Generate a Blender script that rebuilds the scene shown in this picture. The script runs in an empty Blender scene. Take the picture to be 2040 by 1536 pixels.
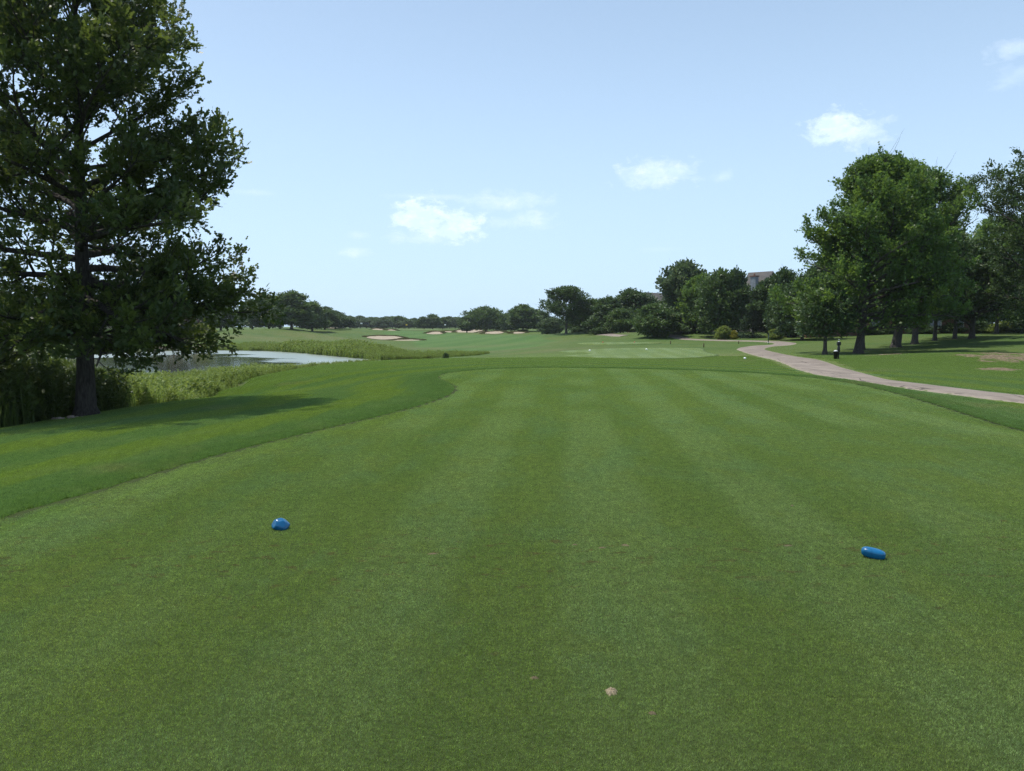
import bpy, math, random
import numpy as np
from mathutils import Vector

sc = bpy.context.scene
COL = sc.collection

# ------------------------------------------------------------------ camera, sky, sun, exposure
F = 1457.0
CAM_Z = 1.65
PITCH = math.atan(120.0 / F)
cd = bpy.data.cameras.new('camera')
cam = bpy.data.objects.new('camera', cd)
COL.objects.link(cam)
cam.location = (0, 0, CAM_Z)
cam.rotation_euler = (math.pi / 2 - PITCH, 0, 0)
cd.sensor_fit = 'HORIZONTAL'
cd.angle = 2 * math.atan(1020.0 / F)
cd.clip_start = 0.1
cd.clip_end = 8000
sc.camera = cam

SUN_EL = math.radians(66)
SUN_AZ = math.radians(-64)          # measured from +Y towards +X
sun_dir = Vector((math.sin(SUN_AZ) * math.cos(SUN_EL), math.cos(SUN_AZ) * math.cos(SUN_EL), math.sin(SUN_EL)))
sl = bpy.data.lights.new('sun', 'SUN')
sl.energy = 3.6
sl.angle = math.radians(0.55)
sl.color = (1.0, 0.95, 0.87)
so = bpy.data.objects.new('sun', sl)
COL.objects.link(so)
so.rotation_euler = sun_dir.to_track_quat('Z', 'Y').to_euler()
so.location = (0, 0, 60)

world = bpy.data.worlds.new('World')
sc.world = world
world.use_nodes = True
SKY_STRENGTH = 0.084
sc.view_settings.view_transform = 'Standard'
sc.view_settings.look = 'None'
sc.view_settings.gamma = 1
sc.view_settings.use_curve_mapping = False
sc.view_settings.exposure = 0.62
sc.render.engine = 'CYCLES'
sc.cycles.use_denoising = True
sc.cycles.denoising_prefilter = 'NONE'
sc.cycles.max_bounces = 8
sc.cycles.diffuse_bounces = 3
sc.cycles.glossy_bounces = 3
sc.cycles.transmission_bounces = 4
sc.cycles.transparent_max_bounces = 8
sc.cycles.volume_bounces = 1
sc.cycles.sample_clamp_indirect = 5


def ray(px, py):
    cx = (px - 1020.0) / F
    cy = (768.0 - py) / F
    c, s = math.cos(PITCH), math.sin(PITCH)
    return (cx, c + cy * s, -s + cy * c)


def at(px, py, Y):
    d = ray(px, py)
    return (d[0] / d[1] * Y, Y, CAM_Z + d[2] / d[1] * Y)


def onz(px, py, z):
    d = ray(px, py)
    t = (z - CAM_Z) / d[2]
    return (d[0] * t, d[1] * t, z)


# world sky with clouds set by direction
def build_world():
    nt = world.node_tree
    nd, lk = nt.nodes, nt.links
    nd.clear()
    out = nd.new('ShaderNodeOutputWorld')
    bg = nd.new('ShaderNodeBackground')
    bg.inputs['Strength'].default_value = SKY_STRENGTH
    lk.new(bg.outputs[0], out.inputs[0])
    sky = nd.new('ShaderNodeTexSky')
    sky.sky_type = 'NISHITA'
    sky.sun_disc = False
    sky.sun_elevation = SUN_EL
    sky.sun_rotation = SUN_AZ
    sky.altitude = 200
    sky.air_density = 1.0
    sky.dust_density = 1.6
    sky.ozone_density = 1.6
    tc = nd.new('ShaderNodeTexCoord')
    sep = nd.new('ShaderNodeSeparateXYZ')
    lk.new(tc.outputs['Generated'], sep.inputs[0])

    def math_(op, a, b=None, clamp=False):
        m = nd.new('ShaderNodeMath')
        m.operation = op
        m.use_clamp = clamp
        for i, v in enumerate((a, b)):
            if v is None:
                continue
            if isinstance(v, (int, float)):
                m.inputs[i].default_value = v
            else:
                lk.new(v, m.inputs[i])
        return m.outputs[0]
    az = math_('ARCTAN2', sep.outputs['X'], sep.outputs['Y'])
    el = math_('ARCSINE', sep.outputs['Z'])
    comb = nd.new('ShaderNodeCombineXYZ')
    lk.new(az, comb.inputs[0])
    lk.new(math_('MULTIPLY', el, 1.7), comb.inputs[1])
    n1 = nd.new('ShaderNodeTexNoise')
    n1.inputs['Scale'].default_value = 40
    n1.inputs['Detail'].default_value = 9
    n1.inputs['Roughness'].default_value = 0.66
    n1.inputs['Distortion'].default_value = 0.25
    lk.new(comb.outputs[0], n1.inputs['Vector'])
    n2 = nd.new('ShaderNodeTexNoise')
    n2.inputs['Scale'].default_value = 55
    n2.inputs['Detail'].default_value = 7
    n2.inputs['Roughness'].default_value = 0.6
    mp = nd.new('ShaderNodeMapping')
    mp.inputs['Location'].default_value = (0.006, -0.012, 3.1)
    lk.new(comb.outputs[0], mp.inputs[0])
    lk.new(mp.outputs[0], n2.inputs['Vector'])
    nz = math_('SUBTRACT', n1.outputs['Fac'], 0.5)
    # px, py centre, half width, half height, noise amount, opacity, edge softness
    clouds = [(838, 432, 62, 40, 2.7, .95, .42), (905, 450, 66, 36, 2.7, .92, .45), (850, 474, 84, 16, 2.4, .5, .8),
              (1010, 402, 110, 22, 2.6, .55, 1.0), (1062, 436, 52, 22, 2.6, .6, .9), (1005, 445, 45, 14, 2.6, .35, .9),
              (1310, 344, 84, 32, 2.8, .7, .8), (1262, 350, 40, 18, 2.4, .4, .9), (1437, 352, 26, 14, 2.4, .45, .9),
              (1668, 256, 58, 40, 2.5, .9, .55), (1718, 264, 60, 34, 2.8, .65, .8), (2030, 98, 60, 20, 2.8, .5, 1.1), (2020, 152, 46, 26, 2.8, .4, 1.1),
              (710, 502, 40, 11, 2.2, .5, .9), (712, 468, 28, 9, 2.2, .3, .9), (860, 392, 110, 7, 1.2, .35, 1.0),
              (500, 383, 60, 7, 1.2, .28, 1.0), (1320, 497, 60, 6, 1.6, .16, 1.0), (2200, 300, 120, 40, 2.6, .7, .8), (-250, 380, 120, 44, 2.6, .7, .8)]
    total = None
    for px, py, a, b, k, op, soft in clouds:
        d = Vector(ray(px, py)).normalized()
        ca, ce = math.atan2(d.x, d.y), math.asin(d.z)
        u = math_('DIVIDE', math_('SUBTRACT', az, ca), a * math.cos(ca) / F)
        v = math_('DIVIDE', math_('SUBTRACT', el, ce), b * math.cos(ca) / F)
        r = math_('SQRT', math_('ADD', math_('MULTIPLY', u, u), math_('MULTIPLY', v, v)))
        val = math_('ADD', math_('SUBTRACT', 1.0, r), math_('MULTIPLY', nz, k))
        al = math_('MULTIPLY', math_('DIVIDE', val, soft, True), op)
        total = al if total is None else math_('MAXIMUM', total, al)
    # soft body shading inside the clouds from a shifted copy of the noise
    sh = math_('MULTIPLY', math_('SUBTRACT', n2.outputs['Fac'], 0.42), 2.2, True)
    ccol = nd.new('ShaderNodeMixRGB')
    ccol.inputs[1].default_value = (6.4, 8.0, 10.0, 1)
    ccol.inputs[2].default_value = (9.3, 9.7, 10.1, 1)
    lk.new(sh, ccol.inputs[0])
    # pale summer air thickening towards the horizon
    hz = nd.new('ShaderNodeMapRange')
    hz.interpolation_type = 'SMOOTHSTEP'
    hz.inputs['From Min'].default_value = 0.55
    hz.inputs['From Max'].default_value = -0.02
    hz.inputs['To Min'].default_value = SKYMIX[0]
    hz.inputs['To Max'].default_value = SKYMIX[1]
    lk.new(el, hz.inputs['Value'])
    hm = nd.new('ShaderNodeMixRGB')
    lk.new(hz.outputs[0], hm.inputs[0])
    lk.new(sky.outputs[0], hm.inputs[1])
    hm.inputs[2].default_value = SKYCOL
    mix = nd.new('ShaderNodeMixRGB')
    lk.new(total, mix.inputs[0])
    lk.new(hm.outputs[0], mix.inputs[1])
    lk.new(ccol.outputs[0], mix.inputs[2])
    lk.new(mix.outputs[0], bg.inputs['Color'])


SKYMIX = (0.33, 0.85)
SKYCOL = (5.35, 7.45, 9.9, 1)
build_world()

# ------------------------------------------------------------------ helpers


def tag(o, label=None, cat=None, group=None, kind=None):
    if label:
        o['label'] = label
    if cat:
        o['category'] = cat
    if group:
        o['group'] = group
    if kind:
        o['kind'] = kind
    return o


def empty(name, loc, rz=0.0):
    o = bpy.data.objects.new(name, None)
    COL.objects.link(o)
    o.location = loc
    o.rotation_euler = (0, 0, rz)
    o.empty_display_size = 0.3
    return o


def link(name, me, mat=None, parent=None):
    o = bpy.data.objects.new(name, me)
    if mat is not None and len(me.materials) == 0:
        me.materials.append(mat)
    COL.objects.link(o)
    if parent is not None:
        o.parent = parent
    return o


def np_mesh(name, verts, loops, counts, smooth=False):
    verts = np.asarray(verts, dtype=np.float32)
    loops = np.asarray(loops, dtype=np.int32)
    counts = np.asarray(counts, dtype=np.int32)
    me = bpy.data.meshes.new(name)
    me.vertices.add(len(verts))
    me.vertices.foreach_set('co', verts.ravel())
    me.loops.add(len(loops))
    me.loops.foreach_set('vertex_index', loops)
    me.polygons.add(len(counts))
    starts = np.zeros(len(counts), dtype=np.int32)
    if len(counts):
        starts[1:] = np.cumsum(counts)[:-1]
    me.polygons.foreach_set('loop_start', starts)
    me.polygons.foreach_set('loop_total', counts)
    me.update(calc_edges=True)
    if smooth and len(counts):
        me.polygons.foreach_set('use_smooth', np.ones(len(counts), dtype=bool))
    return me


def grid_faces(nu, nv, wrap_u=False):
    iu = np.arange(nu if wrap_u else nu - 1)
    iv = np.arange(nv - 1)
    U, V = np.meshgrid(iu, iv, indexing='ij')
    U2 = (U + 1) % nu
    a = U * nv + V
    b = U2 * nv + V
    c = U2 * nv + V + 1
    d = U * nv + V + 1
    q = np.stack([a, b, c, d], -1).reshape(-1, 4)
    return q


def fattr(me, name, data):
    a = me.attributes.new(name, 'FLOAT', 'POINT')
    a.data.foreach_set('value', np.asarray(data, dtype=np.float32))


def smooth(x, a=0.0, b=1.0):
    t = np.clip((x - a) / (b - a), 0, 1)
    return t * t * (3 - 2 * t)


def poly_sdf(X, Y, poly):
    P = np.asarray(poly, dtype=np.float64)
    Q = np.roll(P, -1, axis=0)
    best = np.full(X.shape, 1e18)
    inside = np.zeros(X.shape, dtype=bool)
    for (ax, ay), (bx, by) in zip(P, Q):
        ex, ey = bx - ax, by - ay
        wx, wy = X - ax, Y - ay
        t = np.clip((wx * ex + wy * ey) / (ex * ex + ey * ey + 1e-12), 0, 1)
        dx, dy = wx - ex * t, wy - ey * t
        best = np.minimum(best, dx * dx + dy * dy)
        if by != ay:
            c = ((ay > Y) != (by > Y)) & (X < (bx - ax) * (Y - ay) / (by - ay) + ax)
            inside ^= c
    d = np.sqrt(best)
    return np.where(inside, -d, d)


def smooth_poly(poly, n=2):
    P = np.asarray(poly, dtype=np.float64)
    for _ in range(n):
        Q = np.roll(P, -1, axis=0)
        P = np.stack([P * .75 + Q * .25, P * .25 + Q * .75], 1).reshape(-1, 2)
    return P


def smooth_line(pts, n=3):
    P = np.asarray(pts, dtype=np.float64)
    for _ in range(n):
        Q = np.empty((2 * (len(P) - 1), P.shape[1]))
        Q[0::2] = P[:-1] * .75 + P[1:] * .25
        Q[1::2] = P[:-1] * .25 + P[1:] * .75
        P = np.vstack([P[:1], Q, P[-1:]])
    return P


def vnoise(X, Y, scale, seed=0):
    """cheap smooth value noise"""
    x, y = np.asarray(X) / scale, np.asarray(Y) / scale
    xi, yi = np.floor(x).astype(np.int64), np.floor(y).astype(np.int64)
    xf, yf = x - xi, y - yi

    def h(a, b):
        n = (a * 374761393 + b * 668265263 + seed * 974634777) & 0xffffffff
        n = ((n ^ (n >> 13)) * 1274126177) & 0xffffffff
        return ((n ^ (n >> 16)) & 0xffff) / 65535.0
    u, v = xf * xf * (3 - 2 * xf), yf * yf * (3 - 2 * yf)
    return (h(xi, yi) * (1 - u) + h(xi + 1, yi) * u) * (1 - v) + (h(xi, yi + 1) * (1 - u) + h(xi + 1, yi + 1) * u) * v - .5


# ------------------------------------------------------------------ materials
class NT:
    def __init__(self, name):
        self.m = bpy.data.materials.new(name)
        self.m.use_nodes = True
        self.t = self.m.node_tree
        self.t.nodes.clear()
        self.out = self.t.nodes.new('ShaderNodeOutputMaterial')

    def n(self, typ, ins=None, **kw):
        nd = self.t.nodes.new(typ)
        for k, v in kw.items():
            setattr(nd, k, v)
        for k, v in (ins or {}).items():
            if isinstance(v, bpy.types.NodeSocket):
                self.t.links.new(v, nd.inputs[k])
            else:
                nd.inputs[k].default_value = v
        return nd

    def math(self, op, a, b=0.0, clamp=False):
        return self.n('ShaderNodeMath', {0: a, 1: b}, operation=op, use_clamp=clamp).outputs[0]

    def mix(self, f, a, b, blend='MIX'):
        return self.n('ShaderNodeMixRGB', {0: f, 1: a, 2: b}, blend_type=blend).outputs[0]

    def noise(self, scale, detail=3, vec=None, rough=.5, dist=0.0):
        ins = {'Scale': scale, 'Detail': detail, 'Roughness': rough, 'Distortion': dist}
        if vec is not None:
            ins['Vector'] = vec
        return self.n('ShaderNodeTexNoise', ins).outputs['Fac']

    def mr(self, v, a, b, c=0.0, d=1.0, smoothstep=True):
        return self.n('ShaderNodeMapRange', {'Value': v, 'From Min': a, 'From Max': b, 'To Min': c, 'To Max': d},
                      interpolation_type='SMOOTHSTEP' if smoothstep else 'LINEAR').outputs[0]

    def pos(self, scale=(1, 1, 1), rot=(0, 0, 0), loc=(0, 0, 0)):
        g = self.n('ShaderNodeNewGeometry')
        return self.n('ShaderNodeMapping', {'Vector': g.outputs['Position'], 'Scale': scale, 'Rotation': rot, 'Location': loc}).outputs[0]

    def objc(self, scale=(1, 1, 1)):
        g = self.n('ShaderNodeTexCoord')
        return self.n('ShaderNodeMapping', {'Vector': g.outputs['Object'], 'Scale': scale}).outputs[0]

    def attr(self, name, typ='GEOMETRY'):
        return self.n('ShaderNodeAttribute', attribute_name=name, attribute_type=typ).outputs['Fac']

    def finish(self, sh):
        self.t.links.new(sh, self.out.inputs[0])
        return self.m

    def bsdf(self, col, rough=.6, spec=.3, normal=None, metal=0.0):
        ins = {'Base Color': col, 'Roughness': rough, 'Specular IOR Level': spec, 'Metallic': metal}
        if normal is not None:
            ins['Normal'] = normal
        return self.n('ShaderNodeBsdfPrincipled', ins).outputs[0]

    def bump(self, h, strength=.5, dist=.02):
        return self.n('ShaderNodeBump', {'Height': h, 'Strength': strength, 'Distance': dist}).outputs[0]


def rgb(r, g, b):
    return (r, g, b, 1)


def mat_leaf(name, c1, c2, c3, trans=.35, rough=.45, spec=.35):
    t = NT(name)
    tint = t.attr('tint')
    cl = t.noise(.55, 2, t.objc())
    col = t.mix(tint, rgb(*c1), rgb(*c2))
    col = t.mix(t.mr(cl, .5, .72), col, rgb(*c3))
    p = t.bsdf(col, rough, spec)
    tc = t.mix(.35, col, rgb(c3[0] * 1.5, c3[1] * 1.5, c3[2]), 'MIX')
    tr = t.n('ShaderNodeBsdfTranslucent', {'Color': tc}).outputs[0]
    return t.finish(t.n('ShaderNodeMixShader', {0: trans, 1: p, 2: tr}).outputs[0])


def mat_bark(name, c1, c2):
    t = NT(name)
    v = t.objc((9, 9, 1.6))
    n = t.noise(3, 6, v, .65, .4)
    col = t.mix(t.mr(n, .3, .7), rgb(*c1), rgb(*c2))
    return t.finish(t.bsdf(col, .9, .1, t.bump(n, 1.0, .05)))


def grain(t, col, k=1.0):
    """leaf-clump variation from centimetres to decimetres"""
    p = t.pos()
    a = t.noise(150, 2, p, .7)
    b = t.noise(50, 3, p, .75)
    c = t.noise(11, 4, t.pos((1, .8, 1)), .7)
    col = t.mix(1.0, col, t.mix(t.mr(a, .32, .68), rgb(.48, .50, .46), rgb(1.58, 1.54, 1.62)), 'MULTIPLY')
    col = t.mix(1.0, col, t.mix(t.mr(b, .3, .7), rgb(.54, .58, .52), rgb(1.48, 1.42, 1.50)), 'MULTIPLY')
    col = t.mix(1.0, col, t.mix(t.mr(c, .3, .7), rgb(.78, .81, .78), rgb(1.22, 1.18, 1.26)), 'MULTIPLY')
    return col


def tee_colour(t):
    """colour of close-mown turf: mowing lanes with their sheen painted in, wear, blotches; a pattern fixed to the place"""
    p = t.pos()
    px = t.n('ShaderNodeSeparateXYZ', {0: p})
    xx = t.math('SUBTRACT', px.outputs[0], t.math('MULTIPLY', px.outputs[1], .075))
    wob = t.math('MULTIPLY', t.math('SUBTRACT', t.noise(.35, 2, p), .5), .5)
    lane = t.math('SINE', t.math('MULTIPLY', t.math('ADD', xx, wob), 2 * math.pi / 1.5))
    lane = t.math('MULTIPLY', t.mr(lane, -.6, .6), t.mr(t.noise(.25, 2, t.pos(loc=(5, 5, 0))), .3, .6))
    big = t.noise(.45, 4, t.pos((1.0, .45, 1)), .6)
    mid = t.noise(2.2, 4, t.pos((1.0, .7, 1)), .65)
    blue = t.noise(.9, 5, t.pos((1.3, .6, 1), loc=(2, 9, 0)), .65)
    col = t.mix(t.mr(big, .3, .7), rgb(*TEE_A), rgb(*TEE_B))
    col = t.mix(t.math('MULTIPLY', lane, .62), col, rgb(*TEE_C))  # sheen of the mown lanes painted in as a lighter turf tone
    col = t.mix(t.math('MULTIPLY', t.mr(blue, .45, .68), .5), col, rgb(.086, .150, .066))
    col = t.mix(t.math('MULTIPLY', t.mr(mid, .48, .7), .6), col, rgb(*TEE_D))
    # dry scuffed streaks, more of them on the teeing line between the markers
    sc_ = t.noise(1.3, 6, t.pos((.8, 1.6, 1), loc=(3, 7, 0)), .72)
    col = t.mix(t.math('MULTIPLY', t.mr(sc_, .60, .74), .45), col, rgb(.15, .13, .05))
    line = t.math('MULTIPLY', t.math('SUBTRACT', px.outputs[1], 5.1), 1.1)
    line = t.math('EXPONENT', t.math('MULTIPLY', t.math('MULTIPLY', line, line), -1.0))
    wear = t.noise(7, 6, t.pos((.7, 1.5, 1), loc=(1, 4, 0)), .72)
    wear = t.math('ADD', wear, t.math('MULTIPLY', line, .075))
    col = t.mix(t.math('MULTIPLY', t.mr(wear, .635, .70), .8), col, rgb(.085, .060, .026))
    return grain(t, col)


TEE_A = (.077, .126, .026)
TEE_B = (.101, .147, .032)
TEE_C = (.128, .184, .072)  # lighter lane tone that carries the mowing sheen
TEE_D = (.104, .142, .030)


def band_colour(t, dist):
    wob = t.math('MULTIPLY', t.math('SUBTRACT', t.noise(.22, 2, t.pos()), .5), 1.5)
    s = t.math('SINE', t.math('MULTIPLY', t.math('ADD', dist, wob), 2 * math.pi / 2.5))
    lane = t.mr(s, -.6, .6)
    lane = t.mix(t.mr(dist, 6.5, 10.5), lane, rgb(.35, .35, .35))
    col = t.mix(lane, rgb(.088, .134, .022), rgb(.064, .115, .033))  # sheen of the mowing bands put into two greens
    mid = t.noise(1.1, 5, t.pos((1, 1, 1)), .65)
    col = t.mix(t.math('MULTIPLY', t.mr(mid, .45, .7), .5), col, rgb(.095, .14, .05))
    dry = t.noise(.3, 5, t.pos((1, 1, 1), loc=(9, 2, 0)), .65)
    col = t.mix(t.math('MULTIPLY', t.mr(dry, .56, .72), .55), col, rgb(.125, .13, .055))
    return grain(t, col)


BLADE_GAIN = {'tee': 1.95, 'rough': 1.8}


def mat_blades(kind):
    t = NT('turf_blades_' + kind)
    if kind == 'tee':
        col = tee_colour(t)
    else:
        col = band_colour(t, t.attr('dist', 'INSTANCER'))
    tint = t.attr('tint')
    g = BLADE_GAIN[kind]
    col = t.mix(1.0, col, t.mix(tint, rgb(.62 * g, .66 * g, .6 * g), rgb(1.5 * g, 1.42 * g, 1.4 * g)), 'MULTIPLY')
    p = t.bsdf(col, .38, .9 if kind == 'tee' else .5)
    tr = t.n('ShaderNodeBsdfTranslucent', {'Color': t.mix(1.0, col, rgb(1.2, 1.25, .6), 'MULTIPLY')}).outputs[0]
    return t.finish(t.n('ShaderNodeMixShader', {0: .42, 1: p, 2: tr}).outputs[0])


def mat_tee():
    t = NT('close_mown_turf')
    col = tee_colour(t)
    fine = t.noise(60, 4, t.pos(), .75)
    f2 = t.noise(14, 4, t.pos(), .7)
    col = t.mix(1.0, col, t.mix(t.mr(fine, .3, .7), rgb(.62, .66, .6), rgb(1.25, 1.2, 1.2)), 'MULTIPLY')
    col = t.mix(1.0, col, t.mix(t.mr(f2, .3, .7), rgb(.82, .85, .8), rgb(1.1, 1.08, 1.1)), 'MULTIPLY')
    return t.finish(t.bsdf(col, .75, .15, t.bump(fine, .7, .012)))


def mat_ground():
    t = NT('rough_grass_ground')
    dist = t.attr('dist')
    fair = t.attr('fair')
    dry = t.attr('dry')
    weed = t.attr('weed')
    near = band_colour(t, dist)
    p = t.pos()
    n1 = t.noise(.06, 4, p, .6)
    n2 = t.noise(.5, 6, t.pos((1, .8, 1)), .7)
    far = t.mix(t.mr(n1, .35, .65), rgb(.052, .098, .022), rgb(.078, .112, .026))
    far = t.mix(t.math('MULTIPLY', t.mr(n2, .42, .66), .6), far, rgb(.088, .122, .042))
    col = t.mix(t.mr(dist, 22, 34), near, far)
    # fairway with faint cross-mown lanes
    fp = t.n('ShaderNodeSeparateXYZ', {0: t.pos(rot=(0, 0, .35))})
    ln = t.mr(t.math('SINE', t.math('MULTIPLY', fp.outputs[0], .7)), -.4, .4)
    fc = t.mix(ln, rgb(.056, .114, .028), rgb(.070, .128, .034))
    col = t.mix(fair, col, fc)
    col = t.mix(dry, col, t.mix(n2, rgb(.12, .115, .05), rgb(.17, .15, .085)))
    col = t.mix(weed, col, rgb(.045, .055, .02))
    fine = t.noise(34, 5, p, .75)
    f2 = t.noise(5, 6, p, .75)
    col = t.mix(1.0, col, t.mix(t.mr(fine, .3, .7), rgb(.6, .64, .6), rgb(1.3, 1.25, 1.25)), 'MULTIPLY')
    col = t.mix(1.0, col, t.mix(t.mr(f2, .3, .7), rgb(.74, .78, .7), rgb(1.2, 1.18, 1.2)), 'MULTIPLY')
    h = t.math('ADD', t.math('MULTIPLY', f2, 3.0), fine)
    return t.finish(t.bsdf(col, .85, .1, t.bump(h, .8, .03)))


def mat_simple(name, col, rough=.6, spec=.3, var=.25, scale=8, bump=0.0, metal=0.0):
    t = NT(name)
    n = t.noise(scale, 5, t.objc(), .6)
    a = tuple(c * (1 - var) for c in col) + (1,)
    b = tuple(min(1, c * (1 + var)) for c in col) + (1,)
    c = t.mix(t.mr(n, .3, .7), a, b)
    nb = t.bump(n, bump, .02) if bump else None
    return t.finish(t.bsdf(c, rough, spec, nb, metal))


M = {}
M['ground'] = mat_ground()
M['tee'] = mat_tee()
M['thatch'] = mat_simple('turf_thatch', (.034, .048, .016), .95, .05, .3, 40)
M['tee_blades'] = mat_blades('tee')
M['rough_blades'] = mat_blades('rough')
M['oak_leaf'] = mat_leaf('oak_leaf', (.030, .058, .022), (.115, .150, .032), (.095, .125, .024), .45, .45, .3)
M['maple_leaf'] = mat_leaf('maple_leaf', (.042, .095, .028), (.108, .190, .038), (.140, .210, .036), .46, .45, .3)
M['dark_leaf'] = mat_leaf('dark_broad_leaf', (.032, .068, .026), (.066, .110, .032), (.078, .125, .034), .28, .5, .3)
M['mid_leaf'] = mat_leaf('mid_green_leaf', (.040, .084, .026), (.084, .138, .036), (.098, .150, .038), .3, .5, .3)
M['pale_leaf'] = mat_leaf('pale_green_leaf', (.052, .088, .044), (.081, .124, .052), (.098, .137, .058), .3, .6, .2)  # light green trees; on the far line its paleness paints in haze
M['locust_leaf'] = mat_leaf('feathery_leaf', (.031, .065, .021), (.060, .104, .031), (.075, .120, .029), .33, .5, .3)
M['plum_leaf'] = mat_leaf('plum_leaf', (.030, .012, .014), (.045, .020, .020), (.05, .025, .02), .25, .5, .3)
M['spruce_leaf'] = mat_leaf('spruce_needles', (.016, .034, .017), (.029, .055, .023), (.036, .065, .026), .15, .6, .2)
M['yellow_leaf'] = mat_leaf('yellow_shrub_leaf', (.22, .20, .02), (.30, .27, .03), (.26, .26, .03), .35, .5, .3)
M['painted_shade_weed'] = mat_leaf('bank_weed_painted_shade', (.045, .080, .018), (.105, .145, .032), (.12, .15, .035), .35, .5, .3)  # darker copy of the weed colours with the oak's shade painted in
M['yellow_green'] = mat_leaf('yellow_green_leaf', (.10, .13, .02), (.20, .22, .03), (.24, .25, .03), .4, .5, .3)
M['weed_leaf'] = mat_leaf('bank_weed_leaf', (.10, .165, .030), (.19, .25, .055), (.24, .27, .07), .45, .5, .3)
M['reed_leaf'] = mat_leaf('reed_blade', (.12, .20, .034), (.22, .30, .060), (.28, .33, .10), .45, .5, .3)
M['dry_reed'] = mat_leaf('lip_fescue', (.06, .07, .03), (.12, .11, .05), (.15, .13, .06), .3, .7, .1)
M['oak_bark'] = mat_bark('oak_bark', (.035, .030, .026), (.085, .075, .065))
M['bark'] = mat_bark('grey_bark', (.04, .036, .032), (.10, .09, .08))
M['sand'] = mat_simple('bunker_sand', (.29, .245, .185), .95, .1, .15, 2.0, .4)
M['divot_sand'] = mat_simple('divot_sand', (.27, .22, .15), .95, .1, .5, 160.0, .8)
M['dirt'] = mat_simple('bare_dirt', (.125, .100, .064), .95, .1, .45, 9.0, .8)
M['stone'] = mat_simple('shore_stone', (.30, .25, .21), .9, .2, .4, 3.0, .3)
M['black'] = mat_simple('black_plastic', (.010, .011, .012), .45, .4, .2, 6)
M['white'] = mat_simple('white_paint', (.78, .79, .78), .4, .5, .04, 6)
M['grey_lid'] = mat_simple('pale_grey_lid', (.50, .52, .53), .4, .5, .08, 6)
M['red'] = mat_simple('red_paint', (.45, .05, .03), .4, .5, .08, 6)
M['yellow'] = mat_simple('yellow_cloth', (.75, .52, .03), .7, .2, .05, 6)
M['post_green'] = mat_simple('dark_green_paint', (.018, .05, .035), .5, .4, .15, 6)
M['wood'] = mat_simple('dark_wood', (.05, .035, .022), .8, .2, .3, 14)
M['glass'] = mat_simple('window_glass', (.035, .045, .055), .06, .8, .1, 1.5)
M['trim'] = mat_simple('cream_trim', (.60, .57, .50), .6, .3, .05, 4)
M['siding'] = mat_simple('beige_siding', (.50, .45, .37), .75, .2, .06, 3)
M['tan_stucco'] = mat_simple('tan_stucco', (.40, .31, .24), .85, .15, .08, 3)
M['brick'] = mat_simple('red_brown_brick', (.16, .085, .062), .9, .1, .25, 16, .5)
M['flue'] = mat_simple('blue_grey_stone', (.20, .215, .24), .85, .2, .2, 3, .4)


def mat_marker():
    t = NT('glossy_blue_paint')
    n = t.noise(14, 4, t.objc(), .6)
    n2 = t.noise(60, 3, t.objc(), .6)
    col = t.mix(t.mr(n, .35, .65), rgb(.0, .078, .19), rgb(.001, .115, .27))
    col = t.mix(t.mr(n2, .68, .74), col, rgb(.10, .16, .24))
    return t.finish(t.bsdf(col, .24, .55, t.bump(n, .25, .01)))


M['marker'] = mat_marker()


def mat_shingle():
    t = NT('weathered_roof')
    v = t.objc((1, 1, 1))
    n = t.noise(7, 5, v, .7)
    n2 = t.noise(.8, 3, v)
    col = t.mix(t.mr(n, .3, .7), rgb(.072, .070, .070), rgb(.135, .128, .124))
    col = t.mix(t.mr(n2, .4, .7), col, rgb(.12, .108, .10))
    return t.finish(t.bsdf(col, .9, .1, t.bump(n, .6, .03)))


M['shingle'] = mat_shingle()


def mat_path():
    t = NT('worn_pinkish_asphalt')
    p = t.pos()
    n1 = t.noise(.9, 5, p, .65)
    n2 = t.noise(42, 4, p, .8)
    col = t.mix(t.mr(n1, .3, .7), rgb(.150, .127, .108), rgb(.225, .192, .163))
    col = t.mix(1.0, col, t.mix(n2, rgb(.6, .6, .6), rgb(1.4, 1.4, 1.4)), 'MULTIPLY')
    cr = t.n('ShaderNodeTexVoronoi', {'Vector': t.pos((.5, .35, 1)), 'Scale': 1.0}, feature='DISTANCE_TO_EDGE').outputs[0]
    cr = t.math('ADD', cr, t.math('MULTIPLY', t.math('SUBTRACT', t.noise(6, 4, p, .7), .5), .05))
    col = t.mix(t.mr(cr, .012, .0), col, rgb(.06, .052, .045))
    st_ = t.noise(.5, 5, t.pos((1, .3, 1)), .7)
    col = t.mix(t.math('MULTIPLY', t.mr(st_, .5, .75), .5), col, rgb(.25, .22, .19))
    e = t.attr('edge')
    g = t.math('ADD', e, t.math('MULTIPLY', t.math('SUBTRACT', t.noise(3.5, 5, p, .7), .5), .9))
    col = t.mix(t.mr(g, .78, .9), col, rgb(.24, .21, .16))
    col = t.mix(t.mr(g, .90, .98), col, rgb(.075, .105, .03))
    return t.finish(t.bsdf(col, .9, .15, t.bump(n2, .5, .01)))


M['path'] = mat_path()


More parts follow.
